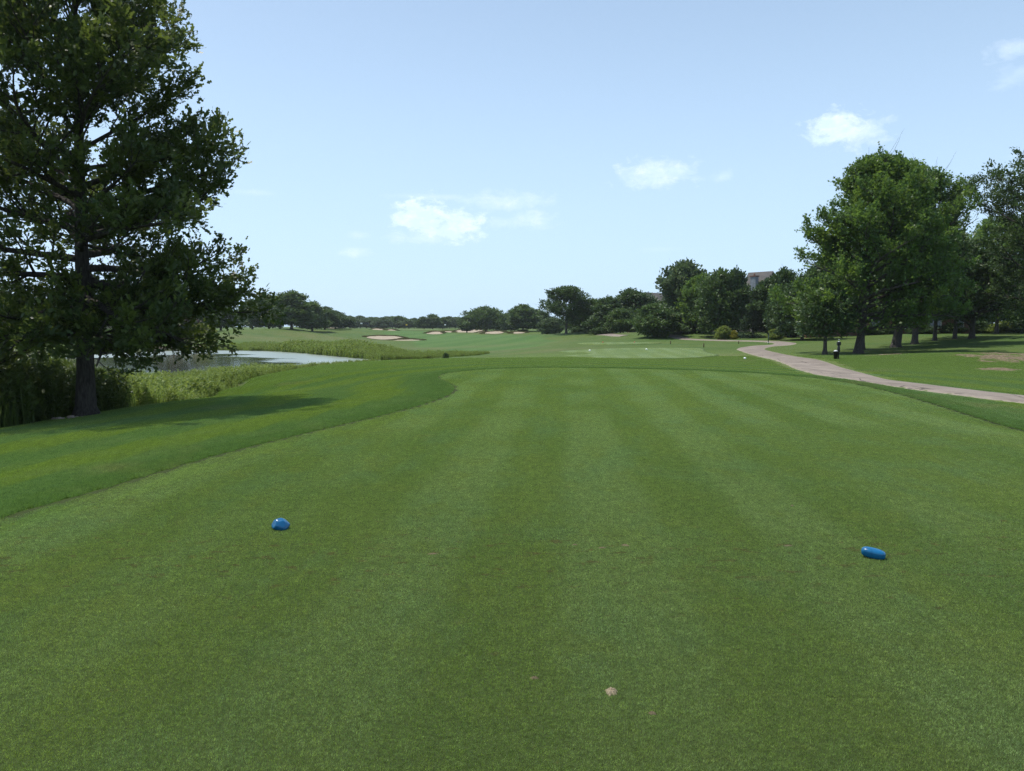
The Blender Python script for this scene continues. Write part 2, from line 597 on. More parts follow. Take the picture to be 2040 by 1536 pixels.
def mat_water():
    t = NT('pond_water')
    p = t.pos((1, 2.2, 1))
    n = t.noise(1.1, 4, p, .6)
    px = t.n('ShaderNodeSeparateXYZ', {0: t.pos()})
    scum_sky_n = t.noise(.07, 5, t.pos((1, 2.6, 1)), .62)
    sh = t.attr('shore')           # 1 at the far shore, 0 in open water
    k = t.math('ADD', sh, t.math('MULTIPLY', t.math('SUBTRACT', scum_sky_n, .5), 1.5))
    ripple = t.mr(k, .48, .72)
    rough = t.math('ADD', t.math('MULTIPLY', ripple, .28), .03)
    col = t.mix(ripple, rgb(.020, .028, .018), rgb(.20, .24, .21))  # pale far band: algae plus sky reflection painted into the water colour
    return t.finish(t.bsdf(col, rough, .6, t.bump(n, .35, .03)))


M['water'] = mat_water()

# ------------------------------------------------------------------ ground shape
TEE = [onz(px, py, 0)[:2] for px, py in
       [(0, 1030), (100, 1003), (200, 975), (300, 945), (400, 915), (500, 889), (600, 865), (680, 846), (750, 830), (810, 815), (850, 803), (880, 793), (900, 783),
        (906, 775), (900, 767), (880, 758), (868, 752), (880, 744), (930, 738), (1000, 734), (1100, 732), (1250, 734), (1400, 738), (1520, 744), (1620, 752),
        (1700, 763), (1780, 781), (1850, 801), (1940, 829), (2040, 860)]]
TEE = TEE + [(8.1, 8.6), (8.0, 5), (7.8, 0), (7.6, -6), (6.5, -8), (-4.4, -8), (-5.1, -6), (-4.9, 0), (-4.7, 3.5)]
TEE = smooth_poly(TEE, 2)
WATER_Z = -2.5
POND = [onz(px, py, WATER_Z)[:2] for px, py in
        [(40, 716), (150, 708), (270, 702), (330, 699), (440, 697.5), (560, 699), (640, 705), (720, 713), (780, 718), (790, 722), (740, 726), (620, 731),
         (500, 742), (400, 752), (300, 762), (150, 772), (-50, 776), (-300, 770), (-420, 745), (-200, 726)]]
POND = smooth_poly(POND, 2)

CTRL = [(172, 828, 18), (60, 848, 16.4), (290, 808, 20.5), (370, 795, 23), (440, 768, 30), (500, 750, 36), (560, 739, 42), (640, 729.5, 48), (720, 723, 53), (780, 718.5, 57), (850, 715, 60), (0, 858, 15.5),
        (-300, 880, 14), (1100, 724, 34), (1250, 720, 38), (900, 726, 35), (980, 713, 56), (1000, 706, 66), (1100, 702, 60), (1250, 716, 42), (1250, 694, 62),
        (1400, 716, 42), (1400, 697, 58), (1150, 710, 48), (1250, 687, 80), (1250, 682, 92), (1150, 684, 88), (1480, 700, 54), (1600, 716, 40), (1640, 732, 33),
        (1500, 690, 66), (1560, 688, 71), (1575, 685, 77), (1540, 682, 84), (1460, 678.5, 93), (1370, 675, 110), (1215, 672.5, 125), (1128, 669, 150),
        (1668, 717, 38), (1710, 705, 48), (1785, 692, 57), (1822, 686, 64), (1862, 680, 70), (1902, 676, 78), (1935, 676, 70), (2040, 667, 62), (2000, 720, 34),
        (2040, 799, 16.9), (1850, 780, 19.6), (1700, 757, 25), (2040, 745, 27.5), (2300, 710, 38), (2300, 660, 66), (2500, 770, 22),
        (900, 714, 82), (1000, 702, 90), (1050, 690, 110), (900, 690, 130), (770, 680, 188), (770, 672, 214), (600, 690, 130), (500, 692, 127), (600, 677, 158),
        (580, 657.5, 180), (450, 668, 150), (400, 691, 124), (300, 691, 124), (250, 675, 150), (100, 665, 150), (0, 672, 118), (-300, 668, 118),
        (660, 657, 230), (740, 658, 280), (810, 656, 330), (870, 657.5, 318), (940, 662, 290), (1000, 662.5, 258), (1042, 663, 228), (950, 669, 200), (850, 674, 215), (1050, 669, 190),
        (1170, 666, 165), (1255, 666, 128), (1330, 670, 112), (1420, 665.5, 114), (1540, 669, 108), (1600, 664, 118), (1700, 665, 100), (1800, 667, 88), (1900, 664, 100), (2040, 655, 110),
        (1000, 657, 340), (600, 655, 260), (300, 657, 240), (1400, 660, 170), (1900, 655, 180)]
cp = [at(*c) for c in CTRL]
for X in (-900, -400, -120, 0, 120, 400, 900):
    cp += [(X, 480, -.3), (X, 900, -1.0), (X, 2500, -4.0)]
for X in (-900, -300, 300, 900):
    cp += [(X, 200, 0.4), (X, -200, -1), (X, -900, -3)]
for X, Y, z in ((-9, 8, -.35), (-6.5, 12, -.16), (-9, 0, -.3), (-20, 5, -.7), (-14, 10, -.55), (10, 0, -.08), (13, 8, -.1), (20, 5, .05), (0, -12, -.1), (-30, 0, -1), (30, 0, .4), (40, -40, .5), (-40, -40, -.5),
                (-5, 16, -.15), (-5, 22, -.3), (-3.5, 27, -.3), (10.5, 20, -.1), (10.5, 26, -.12), (3, 30.5, -.1), (0, 30.5, -.1), (-60, 20, -1.4), (-60, 40, -2.0), (-35, 30, -1.9), (-20, 28, -1.6)):
    cp.append((X, Y, z))
for px, Y, z in ((300, 24.5, -1.5), (300, 29, -2.1), (300, 37, -2.3), (400, 28, -1.55), (400, 33, -2.0), (400, 42, -2.3), (550, 52, -1.7), (550, 58, -2.2), (500, 43, -1.75), (500, 50, -2.2), (640, 57, -1.8),
                 (440, 34, -1.7), (440, 41, -2.2), (172, 24, -1.35), (172, 30, -2.1), (60, 21.5, -1.2), (60, 28, -2.1), (-150, 24, -1.7), (720, 63, -1.8), (600, 53, -1.8), (640, 66, -2.3), (780, 66, -1.9), (820, 72, -2.1)):
    cp.append(((px - 1020) / F * Y, Y, z))
cp = np.array(cp)


def _kern(X1, Y1, X2, Y2):
    # distances shortened far away so that far landmarks blend over wider ground
    c = 1.5
    return np.sqrt((X1 - X2) ** 2 + (Y1 - Y2) ** 2 + c * c)


def _solve():
    n = len(cp)
    K = _kern(cp[:, 0][:, None], cp[:, 1][:, None], cp[:, 0][None], cp[:, 1][None])
    K[np.diag_indices(n)] -= .6
    A = np.zeros((n + 3, n + 3))
    A[:n, :n] = K
    P = np.c_[np.ones(n), cp[:, :2] / 100]
    A[:n, n:] = P
    A[n:, :n] = P.T
    b = np.zeros(n + 3)
    b[:n] = cp[:, 2]
    return np.linalg.solve(A, b)


WGT = _solve()

# bunkers: centre px, py(mid), Y, half width px, rise in m, half depth m
BUNKERS = [(765, 674.5, 205, 36, .95, 5.0), (800, 680.5, 186, 34, .60, 4.0),
           (664, 659.5, 262, 17, .6, 3.5), (752, 659, 285, 14, 1.1, 4), (779, 660.5, 278, 12, .6, 3.5),
           (867, 665.5, 242, 19, .65, 3.6), (890, 662.5, 265, 14, .7, 4), (933, 660.5, 282, 28, 1.3, 5.5), (962, 662.3, 272, 13, .7, 4),
           (985, 668.3, 225, 20, .6, 4.0), (1032, 669, 218, 15, .3, 2.6)]
BK = []
for px, py, Y, hw, rise, hd in BUNKERS:
    x, y, z = at(px, py, Y)
    BK.append((x, y, z, hw / F * Y, hd, rise))
# gentle mounds (px, py on ground, Y, radius x, radius y, height)
MOUNDS = [(1128, 669, 152, 11, 9, .5), (1260, 668, 131, 9, 7, .35), (1425, 667, 116, 10, 7, .3), (1040, 664, 232, 20, 14, .5), (590, 659, 176, 17, 12, .5),
          (500, 664, 165, 14, 9, .4), (1030, 700, 70, 6, 5, -.1), (940, 664, 292, 22, 12, .6), (690, 660, 260, 18, 12, .5), (1960, 712, 36, 5, 4, .25), (1850, 710, 40, 5, 3, .12)]
MD = [(at(a, b, c)[0], c, d, e, h) for a, b, c, d, e, h in MOUNDS]


def height(X, Y):
    X = np.atleast_1d(np.asarray(X, dtype=np.float64))
    Y = np.atleast_1d(np.asarray(Y, dtype=np.float64))
    n = len(cp)
    z = WGT[n] + WGT[n + 1] * X / 100 + WGT[n + 2] * Y / 100
    for i in range(n):
        z = z + WGT[i] * _kern(X, Y, cp[i, 0], cp[i, 1])
    for mx, my, rx, ry, h in MD:
        z = z + h * np.exp(-((X - mx) / rx) ** 2 - ((Y - my) / ry) ** 2)
    for bx, by, bz, hw, hd, rise in BK:
        u = (X - bx) / (hw * 1.25)
        v = (Y - by) / hd
        side = np.exp(-u ** 4)
        prof = np.where(v < -1, 0, np.where(v < 1.05, (np.clip(v, -1, 1.05) + 1) / 2.05, np.exp(-((v - 1.05) / 1.6) ** 2)))
        base = np.exp(-((X - bx) / (hw * 2)) ** 4 - ((Y - by) / (hd * 2.5)) ** 4)
        z = z * (1 - base) + bz * base if False else z
        z = z + side * (prof - .5 * np.exp(-v ** 2 / 4)) * rise
    far = smooth(np.abs(Y), 30, 120)
    z = z + vnoise(X, Y, 23, 3) * .22 * far + vnoise(X, Y, 6, 5) * .05 * smooth(np.abs(Y), 12, 60)
    dt = poly_sdf(X, Y, TEE)
    k = smooth(dt, 0, 3.5)
    z = (-0.012) * (1 - k) + z * k
    z = np.where(dt < -.15, -.06, z)
    dp = poly_sdf(X, Y, POND)
    kp = smooth(dp, 0, 6.0)
    z = (WATER_Z + .04) * (1 - kp) + z * kp
    z = np.where(dp < 0, WATER_Z + .04 - 1.1 * smooth(-dp, 0, 6), z)
    return z


def gz(x, y):
    return float(height(x, y)[0])


# region where the bank weeds grow (world)
near_line = [at(*c)[:2] for c in [(-300, 872, 15), (0, 854, 15.8), (172, 822, 18.6), (290, 804, 21), (370, 793, 23.3), (440, 766, 30.3), (500, 748.5, 36.8), (560, 737.5, 43), (640, 728.5, 49.3), (720, 722.5, 54.5), (770, 718.5, 60)]]
pond_near = [onz(px, py, WATER_Z)[:2] for px, py in [(790, 722), (740, 726), (620, 731), (500, 742), (400, 752), (300, 762), (150, 772), (-50, 776), (-300, 770)]]
WEEDS = near_line + pond_near + [(-42, 30)]


def ground_mesh():
    rings = [0.0]
    r = 1.0
    while r < 3200:
        rings.append(r)
        r *= 1.0105 if r < 420 else 1.06
    rr = np.array(rings[1:])
    th = []
    a = -180.0
    while a < 180:
        th.append(a)
        a += .25 if abs(a + .1) < 40 else (.8 if abs(a) < 60 else 5.0)
    th = np.radians(np.array(th))
    T, R = np.meshgrid(th, rr, indexing='ij')
    X, Y = (np.sin(T) * R).ravel(), (np.cos(T) * R).ravel()
    Z = height(X, Y)
    q = grid_faces(len(th), len(rr), True)
    # close the middle
    V = np.c_[X, Y, Z]
    nv = len(rr)
    centre = len(V)
    V = np.vstack([V, [[0, 0, -.06]]])
    i0 = np.arange(len(th)) * nv
    tri = np.stack([np.full(len(th), centre), np.roll(i0, -1), i0], -1)
    loops = np.concatenate([q[:, ::-1].ravel(), tri[:, ::-1].ravel()])
    counts = np.concatenate([np.full(len(q), 4), np.full(len(tri), 3)])
    me = np_mesh('ground', V, loops, counts, True)
    X, Y = V[:, 0], V[:, 1]
    dt = poly_sdf(X, Y, TEE)
    fattr(me, 'dist', np.maximum(dt, 0))
    # fairway
    fw = [at(*c)[:2] for c in [(840, 690, 120), (1010, 697, 92), (1060, 690, 105), (1110, 681, 130), (1060, 674, 165), (1060, 670, 185), (1000, 668, 205), (900, 668, 235), (880, 664, 262), (800, 660, 300), (760, 668, 240), (840, 680, 170)]]
    df = poly_sdf(X, Y, smooth_poly(fw, 2))
    fair = smooth(-df + vnoise(X, Y, 9, 2) * 4, -1.0, 1.2)
    fattr(me, 'fair', fair)
    dry = np.zeros(len(X))
    for px, py, D, rx, ry, s in [(1085, 695, 68, 5, 5, .6), (1105, 690, 76, 5, 4, .35), (1150, 681, 97, 6, 4, .6), (1035, 694, 92, 7, 5, .35), (560, 727, 47, 3.5, 5, .55), (430, 773, 29, 1.2, 3, .7), (640, 718.5, 53, 4, 3, .4),
                                 (640, 676, 165, 12, 6, .4), (500, 672, 150, 16, 8, .35), (1450, 708, 47, 3, 3, .4), (1270, 664, 132, 9, 5, .4), (900, 692, 122, 20, 6, .35), (1540, 725, 36, 3, 3, .3), (1860, 720, 34, 6, 4, .3), (1160, 727, 33, 14, 1.8, .3)]:
        x, y, _ = at(px, py, D)
        dry = np.maximum(dry, s * np.exp(-((X - x) / rx) ** 2 - ((Y - y) / ry) ** 2))
    fattr(me, 'dry', np.clip(dry * (1 + vnoise(X, Y, 1.5, 9)), 0, 1))
    dw = poly_sdf(X, Y, WEEDS)
    dp = poly_sdf(X, Y, POND)
    fattr(me, 'weed', np.clip(smooth(-dw, -.3, .6) + smooth(-dp, -6, -3), 0, 1))
    return link('ground', me, M['ground'])


tag(ground_mesh(), kind='structure')


def blob_sheet(name, poly, mat, off=.03, rings=14, flat=None, drop=0.0, fine=None, attrs=None, centre=None):
    P = np.asarray(poly, dtype=np.float64)
    c = P.mean(0) if centre is None else np.array(centre)
    s = np.linspace(0, 1, rings) ** .8
    s[0] = .004
    V = []
    for k in s:
        V.append(c + (P - c) * k)
    V = np.array(V)                      # rings, n, 2
    V = V.transpose(1, 0, 2).reshape(-1, 2)
    if flat is None:
        z = height(V[:, 0], V[:, 1]) + off
    else:
        z = np.full(len(V), flat)
    n = len(P)
    q = grid_faces(n, rings, True)
    if drop:
        E = P + (P - c) / np.linalg.norm(P - c, axis=1)[:, None] * .02
        V2 = E
        base = len(V)
        V = np.vstack([V, V2])
        z = np.concatenate([z, np.full(n, (flat if flat is not None else 0) - drop) if flat is not None else height(E[:, 0], E[:, 1]) - drop])
        o = np.arange(n) * rings + rings - 1
        e = base + np.arange(n)
        q = np.vstack([q, np.stack([o, np.roll(o, -1), np.roll(e, -1), e], -1)])
    V3 = np.c_[V, z]
    # orientation: make normals point up
    a, b, c3 = V3[q[0, 0]], V3[q[0, 1]], V3[q[0, 2]]
    if np.cross(b - a, c3 - a)[2] < 0:
        q = q[:, ::-1]
    me = np_mesh(name, V3, q.ravel(), np.full(len(q), 4), False)
    return link(name, me, mat)


tee = blob_sheet('tee_turf', TEE, M['thatch'], flat=0.0, rings=10, drop=.05, centre=(2.3, 14))
tag(tee, kind='structure')

TEE2 = smooth_poly([at(*c)[:2] for c in [(1108, 697, 60), (1130, 700.3, 57), (1172, 702.5, 55), (1186, 704, 53), (1170, 706.5, 51), (1130, 708.5, 49), (1118, 710.5, 47.5), (1160, 714, 44.5), (1210, 716.3, 42.5),
                                         (1300, 716.8, 42), (1380, 715.6, 43), (1425, 712.5, 45.5), (1434, 711, 47), (1415, 707.5, 50), (1404, 702, 54), (1403, 697, 59), (1390, 695.3, 61), (1330, 694.4, 62.5), (1230, 694, 63), (1150, 694.6, 62)]], 2)
tag(blob_sheet('forward_tee_turf', TEE2, M['tee'], off=.05, rings=18, drop=.1, centre=at(1290, 705, 51)[:2]), kind='structure')
TEE3 = smooth_poly([at(*c)[:2] for c in [(1143, 684, 88), (1170, 686, 84), (1240, 687.4, 80), (1300, 687, 81), (1324, 685.5, 84), (1300, 683.4, 88), (1240, 682.2, 92), (1180, 682.3, 92)]], 2)
tag(blob_sheet('front_tee_turf', TEE3, M['tee'], off=.06, rings=14, drop=.12), kind='structure')
GREEN = smooth_poly([at(*c)[:2] for c in [(775, 657.5, 318), (810, 659, 302), (860, 659.3, 300), (885, 658.5, 308), (880, 657, 330), (830, 656.3, 342), (785, 656.5, 335)]], 2)
tag(blob_sheet('putting_green', GREEN, M['tee'], off=.12, rings=12), kind='structure')

# water
def water():
    P = np.asarray(POND)
    c = P.mean(0)
    s = np.linspace(0, 1.02, 26)
    s[0] = .002
    V = np.array([c + (P - c) * k for k in s]).transpose(1, 0, 2).reshape(-1, 2)
    # shore attribute: closeness to the far shore
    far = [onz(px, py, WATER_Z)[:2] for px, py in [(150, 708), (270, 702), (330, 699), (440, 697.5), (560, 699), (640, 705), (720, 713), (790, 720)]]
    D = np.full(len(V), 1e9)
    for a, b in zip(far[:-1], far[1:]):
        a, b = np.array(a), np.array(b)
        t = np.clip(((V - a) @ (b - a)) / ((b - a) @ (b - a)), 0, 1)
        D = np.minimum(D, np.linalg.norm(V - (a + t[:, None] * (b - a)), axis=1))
    q = grid_faces(len(P), 26, True)
    V3 = np.c_[V, np.full(len(V), WATER_Z)]
    a, b, c3 = V3[q[5, 0]], V3[q[5, 1]], V3[q[5, 2]]
    if np.cross(b - a, c3 - a)[2] < 0:
        q = q[:, ::-1]
    me = np_mesh('pond_water', V3, q.ravel(), np.full(len(q), 4), False)
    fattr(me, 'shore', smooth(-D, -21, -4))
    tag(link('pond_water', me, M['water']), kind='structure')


water()

# cart path
PATH = smooth_line([at(*c)[:2] for c in [(2900, 850, 9), (2500, 830, 13), (2250, 812, 15.2), (2040, 799.5, 17), (1850, 779, 19.9), (1740, 764, 23), (1655, 743, 29), (1610, 725, 35.5), (1560, 711, 43), (1520, 704, 50),
                                         (1494, 699, 56.5), (1496, 696, 61), (1525, 692, 67), (1558, 688, 73), (1568, 685, 79), (1548, 682, 85.5), (1500, 680, 90), (1460, 678.7, 93.5), (1370, 675.5, 108), (1320, 674.2, 116)]], 3)
PATH2 = smooth_line([at(*c)[:2] for c in [(1245, 672.8, 124), (1215, 672.2, 128), (1192, 670.5, 140), (1200, 668.5, 152), (1225, 667, 168)]], 3)


def strip(name, line, half, mat, off=.03, cross=7, wob=.12):
    L = np.asarray(line)
    seg = np.linalg.norm(np.diff(L, axis=0), axis=1)
    s = np.concatenate([[0], np.cumsum(seg)])
    n = int(s[-1] / .5)
    S = np.linspace(0, s[-1], n)
    C = np.c_[np.interp(S, s, L[:, 0]), np.interp(S, s, L[:, 1])]
    T = np.gradient(C, axis=0)
    T /= np.linalg.norm(T, axis=1)[:, None]
    N = np.c_[-T[:, 1], T[:, 0]]
    u = np.linspace(-1, 1, cross)
    hw = np.interp(S, [0, s[-1] * .12, s[-1]], [half, half, half * 1.1]) + vnoise(S, S * 0, 3.0, 4) * wob
    V = C[:, None] + N[:, None] * (u[None, :, None] * hw[:, None, None])
    V += (np.stack([vnoise(V[..., 0], V[..., 1], .8, 6), vnoise(V[..., 0], V[..., 1], .8, 8)], -1)) * wob * (np.abs(u) > .9)[None, :, None]
    V = V.reshape(-1, 2)
    z = height(V[:, 0], V[:, 1]) + off
    edge = np.tile(np.abs(u), n)
    z = z - (edge > .95) * (off + .02)
    q = grid_faces(n, cross)
    V3 = np.c_[V, z]
    a, b, c3 = V3[q[0, 0]], V3[q[0, 1]], V3[q[0, 2]]
    if np.cross(b - a, c3 - a)[2] < 0:
        q = q[:, ::-1]
    me = np_mesh(name, V3, q.ravel(), np.full(len(q), 4), True)
    fattr(me, 'edge', edge)
    return link(name, me, mat)


tag(strip('cart_path', PATH, 1.15, M['path'], off=.05), kind='structure')
tag(strip('cart_path', PATH2, 1.15, M['path'], off=.05), kind='structure')

# bunkers
rs = np.random.RandomState(5)


def bunker(i, b):
    bx, by, bz, hw, hd, rise = b
    n = 40
    a = np.linspace(0, 2 * math.pi, n, endpoint=False)
    wob = 1 + .16 * np.sin(2 * a + i) + .1 * np.sin(3 * a + 2 * i) + .05 * np.sin(7 * a + i)
    P = np.c_[bx + np.cos(a) * hw * wob * .95, by + np.sin(a) * hd * .92 * wob.clip(.8, 1.05)]
    o = blob_sheet('sand_bunker', P, M['sand'], off=.10, rings=9)
    tag(o, kind='structure')
    return P


BUNK_EDGES = [bunker(i, b) for i, b in enumerate(BK)]

# mulch patch on the right slope and small dirt patches
def dirt_patch(cx, cy, D, rx, ry, seed, off=.034):
    x, y, _ = at(cx, cy, D)
    n = 90
    a = np.linspace(0, 2 * math.pi, n, endpoint=False)
    r = 1 + .25 * np.sin(2 * a + seed) + .18 * np.sin(5 * a + seed * 2) + .10 * np.sin(11 * a + seed) + .07 * np.sin(23 * a)
    P = np.c_[x + np.cos(a) * rx * r, y + np.sin(a) * ry * r]
    o = blob_sheet('bare_dirt_patch', P, M['dirt'], off=off, rings=30)
    me = o.data
    co = np.empty(len(me.vertices) * 3)
    me.vertices.foreach_get('co', co)
    co = co.reshape(-1, 3)
    edge = np.tile(np.linspace(0, 1, 30), n)
    co[:, 2] += vnoise(co[:, 0], co[:, 1], .45, seed) * .05 + vnoise(co[:, 0], co[:, 1], .16, seed + 3) * .03 - edge ** 3 * .035
    me.vertices.foreach_set('co', co.ravel())
    tag(o, kind='structure')


dirt_patch(2003, 714, 34, 1.5, 2.6, 1)
dirt_patch(2045, 707, 36, 1.8, 2.2, 3)
dirt_patch(1988, 733, 29.5, .9, .7, 5)
dirt_patch(1757, 715.5, 40, .9, .7, 2)
dirt_patch(340, 692, 123.5, 7, 1.2, 4, .1)

# ------------------------------------------------------------------ scattered turf and weeds (geometry-nodes instances of their own first vertices)
def scatter(name, pv, ploops, pcounts, ptint, pts, rots, scls, mat, extra=None, smooth_=False):
    n0, n1 = len(pv), len(pts)
    V = np.vstack([pv, pts])
    me = np_mesh(name, V, ploops, pcounts, smooth_)
    fattr(me, 'is_point', np.concatenate([np.zeros(n0), np.ones(n1)]))
    fattr(me, 'tint', np.concatenate([ptint, np.zeros(n1)]))
    fattr(me, 'scl', np.concatenate([np.ones(n0), scls]))
    a = me.attributes.new('rot', 'FLOAT_VECTOR', 'POINT')
    a.data.foreach_set('vector', np.vstack([np.zeros((n0, 3)), rots]).astype(np.float32).ravel())
    if extra is not None:
        fattr(me, 'dist', np.concatenate([np.zeros(n0), extra]))
    o = link(name, me, mat)
    ng = bpy.data.node_groups.new(name, 'GeometryNodeTree')
    ng.interface.new_socket('Geometry', in_out='INPUT', socket_type='NodeSocketGeometry')
    ng.interface.new_socket('Geometry', in_out='OUTPUT', socket_type='NodeSocketGeometry')
    gi, go = ng.nodes.new('NodeGroupInput'), ng.nodes.new('NodeGroupOutput')
    na = ng.nodes.new('GeometryNodeInputNamedAttribute')
    na.data_type = 'FLOAT'
    na.inputs['Name'].default_value = 'is_point'
    cmp_ = ng.nodes.new('FunctionNodeCompare')
    cmp_.data_type = 'FLOAT'
    cmp_.operation = 'GREATER_THAN'
    cmp_.inputs[1].default_value = .5
    sep = ng.nodes.new('GeometryNodeSeparateGeometry')
    sep.domain = 'POINT'
    iop = ng.nodes.new('GeometryNodeInstanceOnPoints')
    nr = ng.nodes.new('GeometryNodeInputNamedAttribute')
    nr.data_type = 'FLOAT_VECTOR'
    nr.inputs['Name'].default_value = 'rot'
    e2r = ng.nodes.new('FunctionNodeEulerToRotation')
    ns = ng.nodes.new('GeometryNodeInputNamedAttribute')
    ns.data_type = 'FLOAT'
    ns.inputs['Name'].default_value = 'scl'
    L = ng.links.new
    L(na.outputs[0], cmp_.inputs[0])
    L(gi.outputs[0], sep.inputs['Geometry'])
    L(cmp_.outputs[0], sep.inputs['Selection'])
    L(sep.outputs['Selection'], iop.inputs['Points'])
    L(sep.outputs['Inverted'], iop.inputs['Instance'])
    L(nr.outputs[0], e2r.inputs[0])
    L(e2r.outputs[0], iop.inputs['Rotation'])
    L(ns.outputs[0], iop.inputs['Scale'])
    L(iop.outputs[0], go.inputs[0])
    md = o.modifiers.new('scatter', 'NODES')
    md.node_group = ng
    return o


def blade_patch(rng, size, n, h, w, lean, segs=1):
    """n blades in a square patch; one tapered triangle each (two joined pieces when segs == 2)"""
    x = rng.uniform(-size / 2, size / 2, n)
    y = rng.uniform(-size / 2, size / 2, n)
    a = rng.uniform(0, 2 * math.pi, n)
    hh = h * rng.uniform(.55, 1.15, n)
    ww = w * rng.uniform(.7, 1.3, n)
    la = rng.uniform(0, 2 * math.pi, n)
    ln = hh * lean * rng.uniform(.2, 1.3, n)
    dx, dy = np.cos(a) * ww / 2, np.sin(a) * ww / 2
    tx, ty = np.cos(la) * ln, np.sin(la) * ln
    z0 = np.full(n, -.012)
    if segs == 1:
        V = np.stack([np.c_[x - dx, y - dy, z0], np.c_[x + dx, y + dy, z0], np.c_[x + tx, y + ty, hh]], 1)
        loops = np.arange(3 * n)
        counts = np.full(n, 3)
        k = 3
    else:
        mx, my = x + tx * .35, y + ty * .35
        V = np.stack([np.c_[x - dx, y - dy, z0], np.c_[x + dx, y + dy, z0], np.c_[mx + dx * .8, my + dy * .8, hh * .6], np.c_[x + tx, y + ty, hh], np.c_[mx - dx * .8, my - dy * .8, hh * .6]], 1)
        loops = np.arange(5 * n)
        counts = np.full(n, 5)
        k = 5
    tint = np.repeat(rng.uniform(0, 1, n), k)
    return V.reshape(-1, 3), loops, counts, tint


def slope_rot(X, Y, rz):
    e = .3
    zx = (height(X + e, Y) - height(X - e, Y)) / (2 * e)
    zy = (height(X, Y + e) - height(X, Y - e)) / (2 * e)
    # rotate about z after tilting: tilt expressed in world axes, rz quantised small error ignored
    c, s = np.cos(rz), np.sin(rz)
    gx, gy = zx * c + zy * s, -zx * s + zy * c     # slope in the patch's own axes
    # euler XYZ: Rz*Ry*Rx
    return np.c_[np.arctan(gy), -np.arctan(gx), rz]


def in_view(X, Y, margin=1.0, half=math.tan(math.radians(36.5))):
    return (Y > .6) & (np.abs(X) < Y * half + margin)


def tee_turf():
    rng = np.random.RandomState(3)
    st = .40
    gx, gy = np.meshgrid(np.arange(-14, 14, st), np.arange(1.6, 29, st))
    X, Y = gx.ravel(), gy.ravel()
    d = poly_sdf(X, Y, TEE)
    k = (d < -.28) & in_view(X, Y)
    X, Y = X[k], Y[k]
    pv, pl, pc, pt = blade_patch(rng, .404, 17500, .0105, .0019, 1.5)
    rz = rng.randint(0, 4, len(X)) * math.pi / 2
    o = scatter('tee_grass_blades', pv, pl, pc, pt, np.c_[X, Y, np.zeros(len(X))], np.c_[rz * 0, rz * 0, rz], np.ones(len(X)), M['tee_blades'])
    tag(o, 'short mown tee grass in the foreground between the blue markers', 'grass', kind='stuff')
    # rim of the tee: small patches right up to the edge
    gx, gy = np.meshgrid(np.arange(-12, 13, .1), np.arange(1.5, 29.5, .1))
    R2 = np.c_[gx.ravel(), gy.ravel()]
    R2 = R2[in_view(R2[:, 0], R2[:, 1])]
    d = poly_sdf(R2[:, 0], R2[:, 1], TEE)
    R2 = R2[(d < -.10) & (d > -.50)]
    pv, pl, pc, pt = blade_patch(rng, .13, 900, .0105, .0019, 1.5)
    rz = rng.uniform(0, 6.28, len(R2))
    o = scatter('tee_rim_grass_blades', pv, pl, pc, pt, np.c_[R2, np.zeros(len(R2))], np.c_[rz * 0, rz * 0, rz], np.ones(len(R2)), M['tee_blades'])
    tag(o, 'short mown grass along the rim of the tee', 'grass', kind='stuff')


def rough_turf():
    rng = np.random.RandomState(4)
    st = .42
    gx, gy = np.meshgrid(np.arange(-24, 30, st), np.arange(2, 46, st))
    X, Y = gx.ravel(), gy.ravel()
    d = poly_sdf(X, Y, TEE)
    dw = poly_sdf(X, Y, WEEDS)
    L = PATH[(PATH[:, 1] < 60)]
    dp = np.full(len(X), 1e9)
    for a, b in zip(L[:-1], L[1:]):
        e = b - a
        t = np.clip(((X - a[0]) * e[0] + (Y - a[1]) * e[1]) / (e @ e + 1e-9), 0, 1)
        dp = np.minimum(dp, np.hypot(X - a[0] - t * e[0], Y - a[1] - t * e[1]))
    k = (d > .30) & (dw > -.1) & in_view(X, Y) & (dp > 1.5)
    X, Y, d = X[k], Y[k], d[k]
    pv, pl, pc, pt = blade_patch(rng, .43, 6500, .030, .0032, 1.1, 1)
    rz = rng.randint(0, 4, len(X)) * math.pi / 2
    Z = height(X, Y)
    o = scatter('rough_grass_blades', pv, pl, pc, pt, np.c_[X, Y, Z], slope_rot(X, Y, rz), rng.uniform(.97, 1.03, len(X)), M['rough_blades'], extra=d)
    tag(o, 'longer mown grass on the slopes beside the tee', 'grass', kind='stuff')
    gx, gy = np.meshgrid(np.arange(-12, 13, .09), np.arange(1.5, 30.5, .09))
    R2 = np.c_[gx.ravel(), gy.ravel()]
    R2 = R2[in_view(R2[:, 0], R2[:, 1])]
    d = poly_sdf(R2[:, 0], R2[:, 1], TEE)
    R2 = R2[(d > .03) & (d < .5)]
    pv, pl, pc, pt = blade_patch(rng, .13, 560, .050, .0032, .7, 1)
    rz = rng.uniform(0, 6.28, len(R2))
    Z = height(R2[:, 0], R2[:, 1])
    o = scatter('edge_grass_blades', pv, pl, pc, pt, np.c_[R2, np.minimum(Z, 0)], np.c_[rz * 0, rz * 0, rz], rng.uniform(.8, 1.1, len(R2)), M['rough_blades'], extra=np.full(len(R2), .62))
    tag(o, 'fringe of longer grass standing along the edge of the tee', 'grass', kind='stuff')


tee_turf()
rough_turf()


